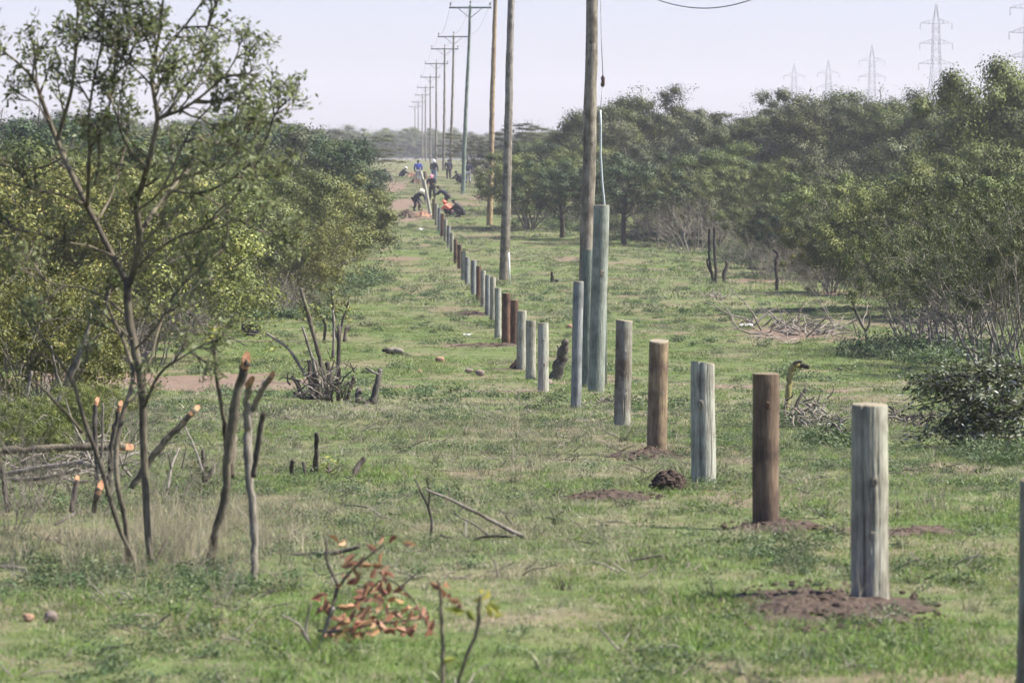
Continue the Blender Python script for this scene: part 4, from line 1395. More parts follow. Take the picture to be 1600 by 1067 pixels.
woody('stump', 'tiny dark stump alone in the clearing behind the tall posts', 'stump', (863, 443), [dict(p=[(863, 446, 5), (863, 436, 4), (862, 424, 2)]), dict(p=[(864, 446, 5), (868, 440, 4), (872, 438, 3)], mat='bark')], 'dark_stump', seed=18, group='dark stumps left in the grass')
t = woody('stump', 'cluster of low dark stubs with yellow shoots in the near grass', 'stump', (480, 745), [
    dict(p=[(458, 750, 5), (455, 730, 5), (458, 718, 4)]), dict(p=[(494, 745, 6), (494, 710, 5), (495, 676, 4)]), dict(p=[(478, 750, 4), (476, 735, 4), (474, 722, 3)]), dict(p=[(510, 750, 5), (514, 735, 5), (512, 728, 4)]), dict(p=[(488, 750, 7), (489, 738, 6), (490, 730, 4)])], 'dark_stump', seed=19, group='dark stumps left in the grass')
add_leaves(t, [(497, 722), (518, 728), (510, 738)], t.location.y, L['sprig'], 14, 8, .07, .032, 12, 'leaf_sprig')
woody('stump', 'single slanting dark stub right of the stub cluster', 'stump', (553, 746), [dict(p=[(549, 750, 6), (558, 732, 6), (569, 716, 5)])], 'dark_stump', seed=20, group='dark stumps left in the grass')
# broken log on the grass, fallen branches
woody('broken_log', 'broken dark log with a pale split face lying on the short grass', 'log', (620, 556), [
    dict(p=[(598, 546, 4), (612, 550, 6), (628, 553, 6), (642, 558, 3)], mat='dark_stump', name='log'), dict(p=[(606, 548, 5, -.1), (618, 547, 6, -.1), (630, 550, 4, -.1)], mat='dead_wood', name='split_face')], 'dark_stump', seed=21)
t = woody('fallen_branch', 'long bleached fallen branch with side twigs in the near grass', 'branch', (780, 842), [
    dict(p=[(664, 764, 2.0), (720, 788, 3.5), (790, 824, 4.5), (840, 850, 4.5), (877, 869, 4)]), dict(p=[(708, 802, 2), (740, 818, 2), (770, 838, 2.5), (806, 836, 2)]), dict(p=[(690, 836, 2.5), (728, 846, 3), (760, 838, 3), (800, 838, 2.5)], mat='bark_olive'),
    dict(p=[(728, 840, 1.5), (728, 815, 1.5)]), dict(p=[(790, 806, 2), (802, 820, 2)]), dict(p=[(840, 825, 1.5), (862, 852, 1.5)])], 'dead_wood', seed=22, jitter=.5)
woody('dead_twig', 'short upright forked dark twig left of the long fallen branch', 'twig', (672, 838), [dict(p=[(671, 842, 3), (675, 815, 3), (668, 790, 3), (656, 765, 2), (648, 748, 1.5)]), dict(p=[(669, 792, 2), (671, 770, 1.6), (667, 745, 1.2)])], 'bark', seed=23)
woody('fallen_branch', 'thin dark branch lying right of centre in the near grass', 'branch', (1000, 880), [dict(p=[(950, 882, 3), (985, 876, 3), (1030, 868, 2.5), (1060, 870, 2)])], 'bark', seed=24)
woody('fallen_branch', 'dark branch lying left of the dried orange leaves', 'branch', (500, 866), [dict(p=[(436, 870, 4), (480, 866, 5), (520, 864, 5), (562, 854, 3.5)])], 'bark', seed=25)
woody('fallen_branch', 'small dark stick lying beyond the thin dark branch', 'branch', (957, 817), [dict(p=[(938, 816, 2.5), (958, 815, 2.5), (978, 816, 2)])], 'bark', seed=26)
# dried branch with orange leaves: every leaf an object of its own
db = gp(510, 1000)
t = woody('dried_branch', 'cut branch with dried orange-brown leaves in the near grass', 'branch', (500, 1005), [
    dict(p=[(498, 1010, 3), (515, 960, 3.5), (527, 915, 4), (512, 880, 3), (510, 840, 2)], mat='bark'), dict(p=[(522, 930, 3), (545, 895, 2.5), (575, 870, 2), (600, 850, 1.5)], mat='bark'),
    dict(p=[(520, 950, 3), (560, 940, 2.5), (600, 905, 2), (640, 930, 1.5), (668, 978, 1.2)], mat='bark'), dict(p=[(498, 985, 3), (530, 985, 3), (580, 975, 2.5), (650, 968, 1.5)], mat='bark'),
    dict(p=[(500, 1008, 3), (512, 975, 3.5), (522, 950, 3)], mat='dead_wood')], 'bark', seed=27)


def leaf_mesh(name, mat, ln, wd, rnd):
    v = np.array([(0, -ln / 2, 0), (wd * .42, -ln * .15, wd * .2), (wd * .38, ln * .2, wd * .22), (0, ln / 2, -wd * .35), (-wd * .38, ln * .2, wd * .15), (-wd * .42, -ln * .15, wd * .24)])
    me = bpy.data.meshes.new(name)
    me.from_pydata([tuple(a) for a in v], [], [(0, 1, 2, 3), (0, 3, 4, 5)])
    a = me.attributes.new('rnd', 'FLOAT', 'POINT')
    a.data.foreach_set('value', np.full(6, rnd, dtype=np.float32))
    me.materials.append(mat)
    return me


dry_leaves = [leaf_mesh('dry_leaf', L['dry'], .086, .042, r) for r in (.15, .4, .6, .9)]
spots = [(520, 842), (540, 846), (596, 840), (618, 842), (636, 846), (582, 862), (536, 868), (545, 880), (560, 878), (590, 885), (600, 893), (588, 896), (550, 895), (540, 905), (580, 912), (595, 915), (608, 918), (570, 918), (600, 932),
         (500, 930), (508, 940), (504, 948), (546, 945), (560, 950), (552, 960), (570, 955), (535, 962), (580, 968), (590, 972), (596, 945), (630, 932), (640, 945), (648, 955), (655, 962), (634, 978), (646, 980), (620, 978), (672, 980),
         (530, 975), (545, 985), (556, 990), (570, 995), (520, 985), (560, 972), (575, 985), (515, 995), (538, 998), (566, 930), (588, 925), (556, 935), (668, 972), (606, 968), (600, 980), (612, 955)]
rs = np.random.default_rng(66)
dd_ = t.location.y
for (x, y) in spots + [(a + 9, b_ + 5) for a, b_ in spots[5:]] + [(a - 6, b_ + 7) for a, b_ in spots[12:44]]:
    o = obj('leaf', random.choice(dry_leaves), t)
    o.location = at(x + rs.normal() * 3, y + rs.normal() * 3, dd_ + rs.normal() * .15) - t.location
    o.rotation_euler = tuple(rs.uniform(0, 6.28, 3))
# dead twig clump and foreground sapling (out of focus)
woody('dead_twig', 'pale dead forked twig beside the dried orange leaves', 'twig', (490, 1020), [dict(p=[(492, 1024, 3.5), (480, 1000, 3), (466, 975, 2.5), (440, 960, 1.5)]), dict(p=[(490, 1022, 3), (478, 985, 2.5), (486, 940, 1.5)]), dict(p=[(494, 1022, 3), (508, 985, 3), (520, 950, 2.5)])], 'dead_wood', seed=28)
t = woody('sapling', 'blurred foreground sapling with two bare stems and few yellow leaves', 'sapling', (693, 1120), [
    dict(p=[(693, 1130, 4.5), (692, 1040, 4.5), (690, 970, 4), (688, 925, 3.5), (684, 905, 2)]), dict(p=[(700, 1120, 3.5), (722, 1045, 3.5), (745, 985, 4), (748, 950, 4), (752, 930, 2)])], 'bark_olive', d=22.0, seed=29)
sl_ = [leaf_mesh('sapling_leaf', L['sprig'], .075, .040, r) for r in (.3, .7, 1.0)] + [dry_leaves[1]]
for (x, y, k) in [(752, 925, 2), (756, 938, 2), (766, 946, 1), (772, 952, 1), (682, 915, 3), (692, 925, 3), (710, 938, 3), (704, 950, 0), (718, 945, 3), (702, 1030, 1), (735, 960, 0), (778, 962, 1), (748, 935, 2), (760, 930, 2), (764, 955, 1), (774, 945, 1), (700, 932, 3), (715, 955, 0), (698, 915, 3)]:
    o = obj('leaf', sl_[k], t)
    o.location = at(x, y, 22 + rs.normal() * .05) - t.location
    o.rotation_euler = tuple(rs.uniform(0, 6.28, 3))
# right clearing: twisted dark stumps, dead shrubs, brush
woody('twisted_stump', 'tall twisted dark stump of two stems in the right clearing', 'stump', (1114, 446), [dict(p=[(1119, 448, 3.6), (1118, 415, 3.4), (1116, 380, 3.2), (1117, 354, 3)]), dict(p=[(1115, 446, 3), (1109, 410, 2.8), (1108, 375, 2.6), (1109, 356, 2.4)]), dict(p=[(1112, 428, 2.4), (1105, 412, 2), (1106, 404, 1.5)])], 'dark_stump', seed=30, group='dark stumps left in the grass')
woody('twisted_stump', 'short dark hooked stump just right of the tall twisted stump', 'stump', (1132, 443), [dict(p=[(1133, 446, 4), (1131, 430, 4), (1136, 415, 3), (1134, 408, 2)])], 'dark_stump', seed=31, group='dark stumps left in the grass')
woody('twisted_stump', 'slender dark crooked stump at the edge of the right thicket', 'stump', (1213, 456), [dict(p=[(1213, 459, 4), (1214, 430, 4), (1212, 410, 3.5), (1216, 398, 4), (1208, 390, 2.5)])], 'dark_stump', seed=32, group='dark stumps left in the grass')
woody('dead_shrub', 'bare forked dead shrub standing before the front right bushes', 'shrub', (1352, 538), [dict(p=[(1354, 542, 3), (1353, 520, 3), (1346, 505, 3), (1337, 485, 3), (1332, 470, 3)], mat='bark'), dict(p=[(1353, 518, 2.5), (1360, 500, 2), (1357, 485, 1.5)]), dict(p=[(1337, 487, 2), (1326, 478, 1.5), (1316, 480, 1)], mat='bark'), dict(p=[(1350, 545, 2), (1340, 525, 1.5), (1332, 500, 1.2)])], 'bark_olive', seed=33)


def brush(name, label, x, y, hw_, hh_, n_, seed, mat, r=1.3, ds=.6, leaves=0, up=.4):
    """tangle of dead twigs lying on the ground, one thing"""
    rs = np.random.default_rng(seed)
    p = gp(x, y)
    k = pxm(p.y)
    t = thing(name, p, label, 'brushwood', 'dead brushwood left lying')
    mats = [mat, 'dead_wood', mat]
    for j in range(3):
        mb = MB()
        for _ in range(n_ // 3):
            a = rs.uniform(0, 6.28)
            c = np.array([rs.normal() * hw_ * .5 * k, rs.normal() * ds, abs(rs.normal()) * hh_ * .4 * k])
            dv = np.array([math.cos(a), math.sin(a), abs(rs.normal()) * up])
            pts, _ = branch(c, dv / np.linalg.norm(dv), rs.uniform(.3, 1.0) * hw_ * k, 4, rs, .25, -.03)
            pts = [np.array([q_[0], q_[1], max(q_[2], .01)]) for q_ in pts]
            r0 = rs.uniform(.5, 1.6) * r * k
            mb.tube(pts, [r0, r0 * .85, r0 * .7, r0 * .55, r0 * .35], 5, False)
        kind(mb.build('twigs', M[mats[j]], t), 'stuff')
    if leaves:
        c = np.stack([rs.normal(size=leaves) * hw_ * .55 * k, rs.normal(size=leaves) * ds, np.abs(rs.normal(size=leaves)) * hh_ * .4 * k + .03], 1)
        v, f, rr = leaves_arrays(c, .075, .022, rs)
        obj('foliage', quads_mesh('foliage', v, f, L['heap'], {'rnd': rr}, False), t)
    return t


brush('brush_pile', 'dark dead twigs tangled round the foot of the large cut-back shrub', 508, 630, 44, 70, 90, 82, 'dark_stump', 1.3, .5, up=1.2)
brush('brush_pile', 'greyish pile of dry twigs right of the dark brown post', 1275, 672, 48, 52, 150, 71, 'bark_light', 1.3, .5, 90)
brush('brush_pile', 'reddish-brown root tangle in the grass right of the twig pile', 1308, 688, 22, 30, 60, 72, 'bark', 1.8, .3)
brush('brush_pile', 'spread of pale dry branches on bare ground in the right clearing', 1250, 522, 80, 22, 110, 73, 'dead_wood', 1.2, 2.5)
woody('fallen_branch', 'bleached forked branch lying in the right clearing', 'branch', (1190, 512), [dict(p=[(1168, 516, 2.5), (1185, 502, 2.5), (1200, 488, 2), (1214, 482, 1.5)]), dict(p=[(1172, 518, 2), (1195, 508, 2), (1210, 494, 1.5)]),
    dict(p=[(1185, 502, 1.6), (1178, 494, 1.4), (1165, 505, 1.2)]), dict(p=[(1160, 510, 1.8), (1175, 500, 1.5), (1190, 486, 1)])], 'dead_wood', seed=40)
brush('brush_pile', 'low pile of pale twigs between the twisted stumps and the bare patch', 1118, 470, 20, 8, 40, 75, 'dead_wood', .9, 1.0)
brush('brush_pile', 'dry grey branches under the front right bushes', 1480, 540, 70, 60, 120, 76, 'dead_wood', 1.2, 1.5, up=.8)
brush('brush_pile', 'pinkish dry brush at the foot of the right clearing edge', 1075, 372, 40, 22, 90, 77, 'dead_wood', .7, 2.5, up=.7)
brush('brush_pile', 'dark twiggy litter at the foot of the tall green posts', 952, 628, 22, 12, 60, 78, 'bark', 1.0, .5)
brush('brush_pile', 'tangle of dry sticks under the left thicket behind the near tree', 120, 745, 120, 60, 130, 79, 'dead_wood', 1.7, 1.2, up=.8)
brush('brush_pile', 'dead twigs lying left of the black basin', 300, 515, 60, 30, 80, 80, 'dead_wood', 1.0, 1.5, up=.6)
brush('brush_pile', 'dark twigs before the heap of leafy cut branches', 1412, 668, 38, 24, 70, 81, 'dark_stump', 1.5, .5)
# lichen-yellow broken branch beside the dark brown post
woody('yellow_branch', 'broken yellow lichen-covered branch with hooked end behind the dark brown post', 'branch', (1228, 660), [
    dict(p=[(1224, 668, 6), (1228, 640, 6.5), (1232, 610, 6.5), (1235, 585, 6), (1240, 572, 6), (1250, 570, 5)], mat='lichen'), dict(p=[(1248, 571, 5), (1256, 572, 5), (1262, 573, 4)], mat='dark_stump'),
    dict(p=[(1238, 574, 4), (1244, 567, 4), (1252, 565, 3)], mat='bark'), dict(p=[(1236, 650, 3.5), (1248, 625, 3.5), (1260, 606, 3)], mat='bark'), dict(p=[(1240, 660, 2.5), (1258, 640, 2.5), (1275, 625, 2)], mat='dead_wood')], 'lichen', seed=34)

# heap of freshly cut leafy branches at the right edge
rs = np.random.default_rng(91)
hp = gp(1560, 700)
t = thing('branch_heap', hp, 'dark heap of cut leafy branches with silvery leaves at the right edge', 'branch heap')
k_ = pxm(hp.y)
cen = []; dirs = []
for j in range(46):
    mb = MB()
    a = rs.uniform(math.pi * .55, math.pi * 1.35) if j < 34 else rs.uniform(0, 6.28)
    c = np.array([rs.uniform(-55, 55) * k_, rs.uniform(-.5, .5), rs.uniform(.05, .95)])
    dv = np.array([math.cos(a), math.sin(a) * .7, rs.uniform(-.25, .3)])
    pts, _ = branch(c, dv / np.linalg.norm(dv), rs.uniform(.5, 1.0), 6, rs, .12, -.045)
    pts = [np.array([q_[0], q_[1], max(q_[2], .02)]) for q_ in pts]
    mb.tube(pts, [.014, .012, .010, .008, .006, .005, .003], 5, False)
    mb.build('branch', M['dark_stump'], t)
    for i in range(1, 7):
        m_ = 24
        cen.append(pts[i][None] + rs.normal(size=(m_, 3)) * .065)
        dirs.append(np.repeat((pts[i] - pts[i - 1])[None] / (np.linalg.norm(pts[i] - pts[i - 1]) + 1e-6), m_, 0))
cen = np.concatenate(cen); dirs = np.concatenate(dirs)
okk = cen[:, 2] > .01
v, f, r = leaves_arrays(cen[okk], .085, .026, rs, up=.3, dirs=dirs[okk])
obj('foliage', quads_mesh('foliage', v, f, L['heap'], {'rnd': r}, False), t)

# ------------------------------------------------------------------ the near tree on the left
TD = gd(225, 884)
base = gp(225, 884)
t = thing('near_tree', base, 'slender multi-stemmed tree with small olive leaves, nearest at the left', 'tree')
limbs = [  # x, y, radius px, depth offset m
    [(240, 888, 9, 0), (232, 850, 9, 0), (228, 780, 9.5, 0), (224, 690, 10, 0), (222, 610, 10.5, 0), (210, 540, 11, .02), (201, 497, 11, .03), (199, 440, 10.5, .04)],
    [(199, 442, 9, .04), (176, 400, 8.5, .1), (155, 358, 8, .16), (136, 322, 8, .2), (110, 268, 7.5, .25), (89, 220, 7, .3), (70, 170, 6, .32), (56, 131, 5, .33), (40, 110, 4, .3), (20, 92, 3, .25), (0, 78, 2.2, .2)],
    [(89, 222, 6, .3), (101, 180, 5.5, .25), (112, 140, 5, .18), (117, 94, 4.5, .1), (120, 45, 3.5, .05), (123, -20, 3, 0)],
    [(136, 323, 5.5, .2), (138, 285, 5, .0), (140, 234, 4.5, -.15), (138, 190, 4, -.25), (146, 130, 3.2, -.3), (160, 60, 2.5, -.35), (165, -10, 2, -.4)],
    [(148, 290, 4, -.05), (155, 250, 4, -.1), (156, 210, 3.5, -.2), (172, 160, 3, -.3), (180, 100, 2.5, -.35), (196, 30, 2, -.4)],
    [(201, 445, 9, .04), (207, 430, 9, .02), (215, 395, 8.5, -.05), (218, 365, 8.5, -.1), (213, 320, 8, -.15), (222, 290, 7.5, -.2), (230, 262, 7, -.25), (240, 220, 6.5, -.28), (246, 187, 6, -.3), (240, 145, 5.5, -.3), (237, 120, 5, -.3), (241, 94, 4.5, -.3), (250, 45, 3.5, -.35), (256, -15, 3, -.4)],
    [(218, 366, 7, -.1), (234, 340, 6.5, .05), (248, 319, 6, .2), (265, 298, 5.5, .3), (281, 281, 5, .4), (305, 254, 4.2, .5), (325, 234, 3.6, .55), (352, 216, 3, .6), (378, 200, 2.2, .6)],
    [(246, 187, 5, -.3), (262, 180, 4.5, -.35), (281, 173, 4.2, -.4), (305, 158, 3.6, -.45), (328, 140, 3, -.5), (352, 118, 2.4, -.5), (368, 92, 1.8, -.5)],
    [(243, 100, 4, -.3), (262, 70, 3.5, -.1), (290, 40, 3, 0), (318, 0, 2.5, .1)],
    [(262, 180, 3.5, -.3), (290, 135, 3, -.15), (308, 90, 2.6, -.1), (325, 40, 2, 0), (332, -10, 1.6, 0)],
    [(200, 880, 7.5, -.1), (196, 815, 7.5, -.12), (184, 760, 7, -.15), (182, 700, 7, -.1), (194, 640, 6.5, -.05), (208, 590, 6, 0), (196, 540, 5, .1), (178, 500, 4, .2), (165, 470, 3, .3)],
    [(214, 884, 6.5, -.2), (188, 830, 6, -.25), (172, 780, 6, -.28), (155, 720, 6, -.3), (136, 670, 5.5, -.3), (124, 630, 5.5, -.3), (115, 600, 5, -.3), (90, 560, 3.5, -.35), (60, 520, 2.5, -.4)],
    [(128, 675, 4, -.3), (108, 650, 3.8, -.4), (88, 630, 3.5, -.45), (60, 600, 2.6, -.5), (30, 585, 2, -.5)],
    [(224, 640, 4.5, 0), (240, 600, 4, -.1), (258, 575, 3.5, -.2), (282, 560, 2.5, -.3), (305, 545, 2, -.35)],
    [(222, 590, 4, 0), (236, 560, 3.5, .1), (246, 520, 3, .2), (262, 480, 2.4, .3), (280, 440, 2, .3)],
    [(205, 530, 4, 0), (186, 512, 3.6, .2), (160, 488, 3, .3), (140, 470, 2.2, .4)],
    [(238, 886, 5, .1), (252, 860, 4, .15), (262, 842, 3, .2)],
    [(265, 298, 4, .3), (310, 302, 3.6, .1), (345, 290, 3.2, -.1), (378, 268, 2.8, -.2), (405, 238, 2.4, -.25), (420, 208, 2, -.3), (428, 180, 1.6, -.3)],
    [(310, 302, 3, .1), (345, 322, 2.6, .3), (372, 342, 2.2, .4), (398, 358, 1.7, .4)],
    [(281, 281, 3.2, .4), (318, 268, 3, .2), (346, 262, 2.6, .0), (368, 240, 2.2, 0), (382, 222, 1.8, 0)],
    [(136, 322, 4, .2), (100, 306, 3.4, .0), (62, 298, 3, -.1), (22, 288, 2.4, -.2), (-10, 280, 2, -.2)],
    [(100, 245, 3.6, .28), (66, 262, 3, .4), (32, 258, 2.4, .5), (0, 246, 2, .5)],
    [(213, 330, 3.6, -.15), (250, 300, 3.2, -.4), (280, 240, 2.8, -.5), (300, 200, 2.4, -.5), (330, 165, 2, -.5)],
    [(230, 262, 3.6, -.25), (200, 230, 3.2, -.4), (185, 190, 2.8, -.5), (190, 140, 2.2, -.5), (205, 80, 1.8, -.5)],
    [(150, 348, 3.6, .16), (172, 310, 3.2, .3), (185, 270, 2.8, .4), (200, 215, 2.4, .5)],
    [(206, 425, 3.6, .0), (240, 395, 3.2, -.2), (278, 370, 2.8, -.3), (315, 355, 2.4, -.4), (350, 330, 2, -.4), (375, 300, 1.6, -.4)],
    [(176, 400, 3.4, .1), (140, 385, 3, -.1), (100, 378, 2.6, -.2), (60, 365, 2.2, -.3), (25, 360, 1.6, -.3)],
    [(204, 500, 3.4, .03), (170, 470, 3, .2), (130, 450, 2.6, .3), (90, 445, 2.2, .3), (50, 430, 1.8, .3)],
    [(212, 545, 3.2, .0), (245, 510, 2.8, -.1), (270, 465, 2.4, -.2), (300, 430, 2, -.2)],
]
rs = np.random.default_rng(44)
cen = []
k_ = pxm(TD)


def px_pt(q_):
    return np.array(at(q_[0], q_[1], TD + q_[3] * 1.6) - base)


for li, lm in enumerate(limbs):
    raw = [(Vector(px_pt(q_)), q_[2] * k_ * .60) for q_ in lm]
    sm = smooth_pts(raw, 3)
    mb = MB()
    mb.tube([a for a, _ in sm], [r for _, r in sm], 9, True, .05, rs)
    mb.build('trunk' if li in (0, 10, 11) else 'limb', M['bark_olive'], t)
tw = MB()


def twig(p, d, ln, r, lev):
    pts, de = branch(p, d, ln, 4, rs, .2, .06)
    tw.tube(pts, [r, r * .85, r * .7, r * .55, r * .35], 5, False)
    P_ = np.array(pts)
    if lev >= 1:
        m_ = int(ln * (46 if lev == 2 else 28))
        tt = (.2 + .8 * rs.random(m_)) * 3.999
        i = tt.astype(int)
        cen.append(P_[i] + (P_[i + 1] - P_[i]) * (tt - i)[:, None] + rs.normal(size=(m_, 3)) * .033)
    if lev < 2:
        for j in range(4 if lev == 0 else 3):
            f_ = rs.uniform(.25, .98) * 4
            i = min(int(f_), 3)
            q_ = pts[i] + (pts[i + 1] - pts[i]) * (f_ - i)
            dd = pts[i + 1] - pts[i]
            twig(q_, side_dir(dd / np.linalg.norm(dd), rs.uniform(.35, .95), rs), ln * rs.uniform(.5, .8), r * .6, lev + 1)


for li, lm in enumerate(limbs):
    if li in (0, 16) or (10 <= li <= 15 and rs.random() < .35):
        continue
    n_ = len(lm)
    thick = li in (1, 2, 3, 4, 5, 6, 7, 8, 9) or li > 16
    for i in range(1 if thick else n_ // 2, n_ - 1):
        x, y = lm[i][0], lm[i][1]
        if thick and y > 270 and rs.random() < .3:
            continue
        for _ in range(2 if thick and y < 200 else 1):
            if rs.random() < (.16 if thick else .5):
                continue
            f_ = rs.random()
            a, b_ = px_pt(lm[i]), px_pt(lm[i + 1])
            dd = (b_ - a) / np.linalg.norm(b_ - a)
            ln = rs.uniform(.19, .36) * (1 if thick else .8)
            twig(a + (b_ - a) * f_, side_dir(dd, rs.uniform(.5, 1.1), rs), ln, .010, 0)
    a, b_ = px_pt(lm[-2]), px_pt(lm[-1])
    for _ in range(2):
        twig(b_, side_dir((b_ - a) / np.linalg.norm(b_ - a), rs.uniform(.1, .6), rs), rs.uniform(.14, .26) * (1 if thick else .9), .007, 0)
tw.build('twigs', M['bark_olive'], t)
cen = np.concatenate(cen)
rnd = np.clip(.35 * vnoise(cen[:, 0] * 4, cen[:, 2] * 4, 3) + .65 * rs.random(len(cen)), 0, 1)
order = np.argsort(cen[:, 1])       # the nearest 300 leaves are objects of their own
own = order[::max(1, len(order) // 300)][:300]
mask = np.ones(len(cen), bool); mask[own] = False
v, f, r = leaves_arrays(cen[mask], .054, .022, rs, up=.1, rnd=rnd[mask])
kind(obj('foliage', quads_mesh('foliage', v, f, L['tree'], {'rnd': r}, False), t), 'stuff')
tl = [leaf_mesh('tree_leaf', L['tree'], .060, .026, r_) for r_ in (.1, .3, .5, .7, .85, 1.0)]
for i in own:
    o = obj('leaf', tl[int(min(5, rnd[i] * 6))], t)
    o.location = cen[i]
    o.rotation_euler = (rs.uniform(-.9, .9), rs.uniform(-.9, .9), rs.uniform(0, 6.28))
print('near tree leaves', len(cen))

# ------------------------------------------------------------------ the fencing gang


def skin_obj(name, verts, edges, radii, mat, parent, root=0, sub=2):
    me = bpy.data.meshes.new(name)
    me.from_pydata([tuple(v) for v in verts], edges, [])
    me.materials.append(mat)
    o = obj(name, me, parent)
    o.modifiers.new('skin', 'SKIN')
    for i, r_ in enumerate(radii):
        sv = me.skin_vertices[0].data[i]
        sv.radius = (r_, r_) if not isinstance(r_, tuple) else r_
        sv.use_root = (i == root)
    s_ = o.modifiers.new('smooth', 'SUBSURF')
    s_.levels = sub; s_.render_levels = sub
    return o


POSE = {
    # joints facing +Y, metres
    'stand': dict(pel=(0, 0, .95), che=(0, .03, 1.30), nec=(0, .04, 1.47), hed=(0, .06, 1.60), sho=(.20, .02, 1.41), elb=(.27, .02, 1.13), wri=(.25, .16, .93), hip=(.10, 0, .90), kne=(.11, .03, .50), ank=(.12, -.02, .08)),
    'work': dict(pel=(0, -.05, .93), che=(0, .10, 1.26), nec=(0, .18, 1.42), hed=(0, .24, 1.54), sho=(.20, .13, 1.37), elb=(.26, .28, 1.12), wri=(.16, .50, 1.08), hip=(.10, -.04, .88), kne=(.12, .05, .49), ank=(.14, -.05, .08)),
    'stoop': dict(pel=(0, -.22, .86), che=(0, .16, 1.05), nec=(0, .34, 1.16), hed=(0, .45, 1.22), sho=(.20, .26, 1.09), elb=(.24, .42, .84), wri=(.14, .55, .62), hip=(.11, -.18, .80), kne=(.15, .04, .45), ank=(.18, -.08, .08)),
    'reach': dict(pel=(0, -.16, .90), che=(0, .16, 1.16), nec=(0, .31, 1.30), hed=(0, .40, 1.40), sho=(.20, .25, 1.22), elb=(.22, .46, 1.00), wri=(.14, .70, .92), hip=(.11, -.12, .85), kne=(.13, .04, .47), ank=(.15, -.08, .08)),
    'crouch': dict(pel=(0, -.16, .30), che=(0, .06, .62), nec=(0, .20, .78), hed=(0, .29, .88), sho=(.20, .12, .72), elb=(.27, .30, .52), wri=(.16, .50, .42), hip=(.11, -.12, .30), kne=(.19, .24, .50), ank=(.17, .02, .08)),
}


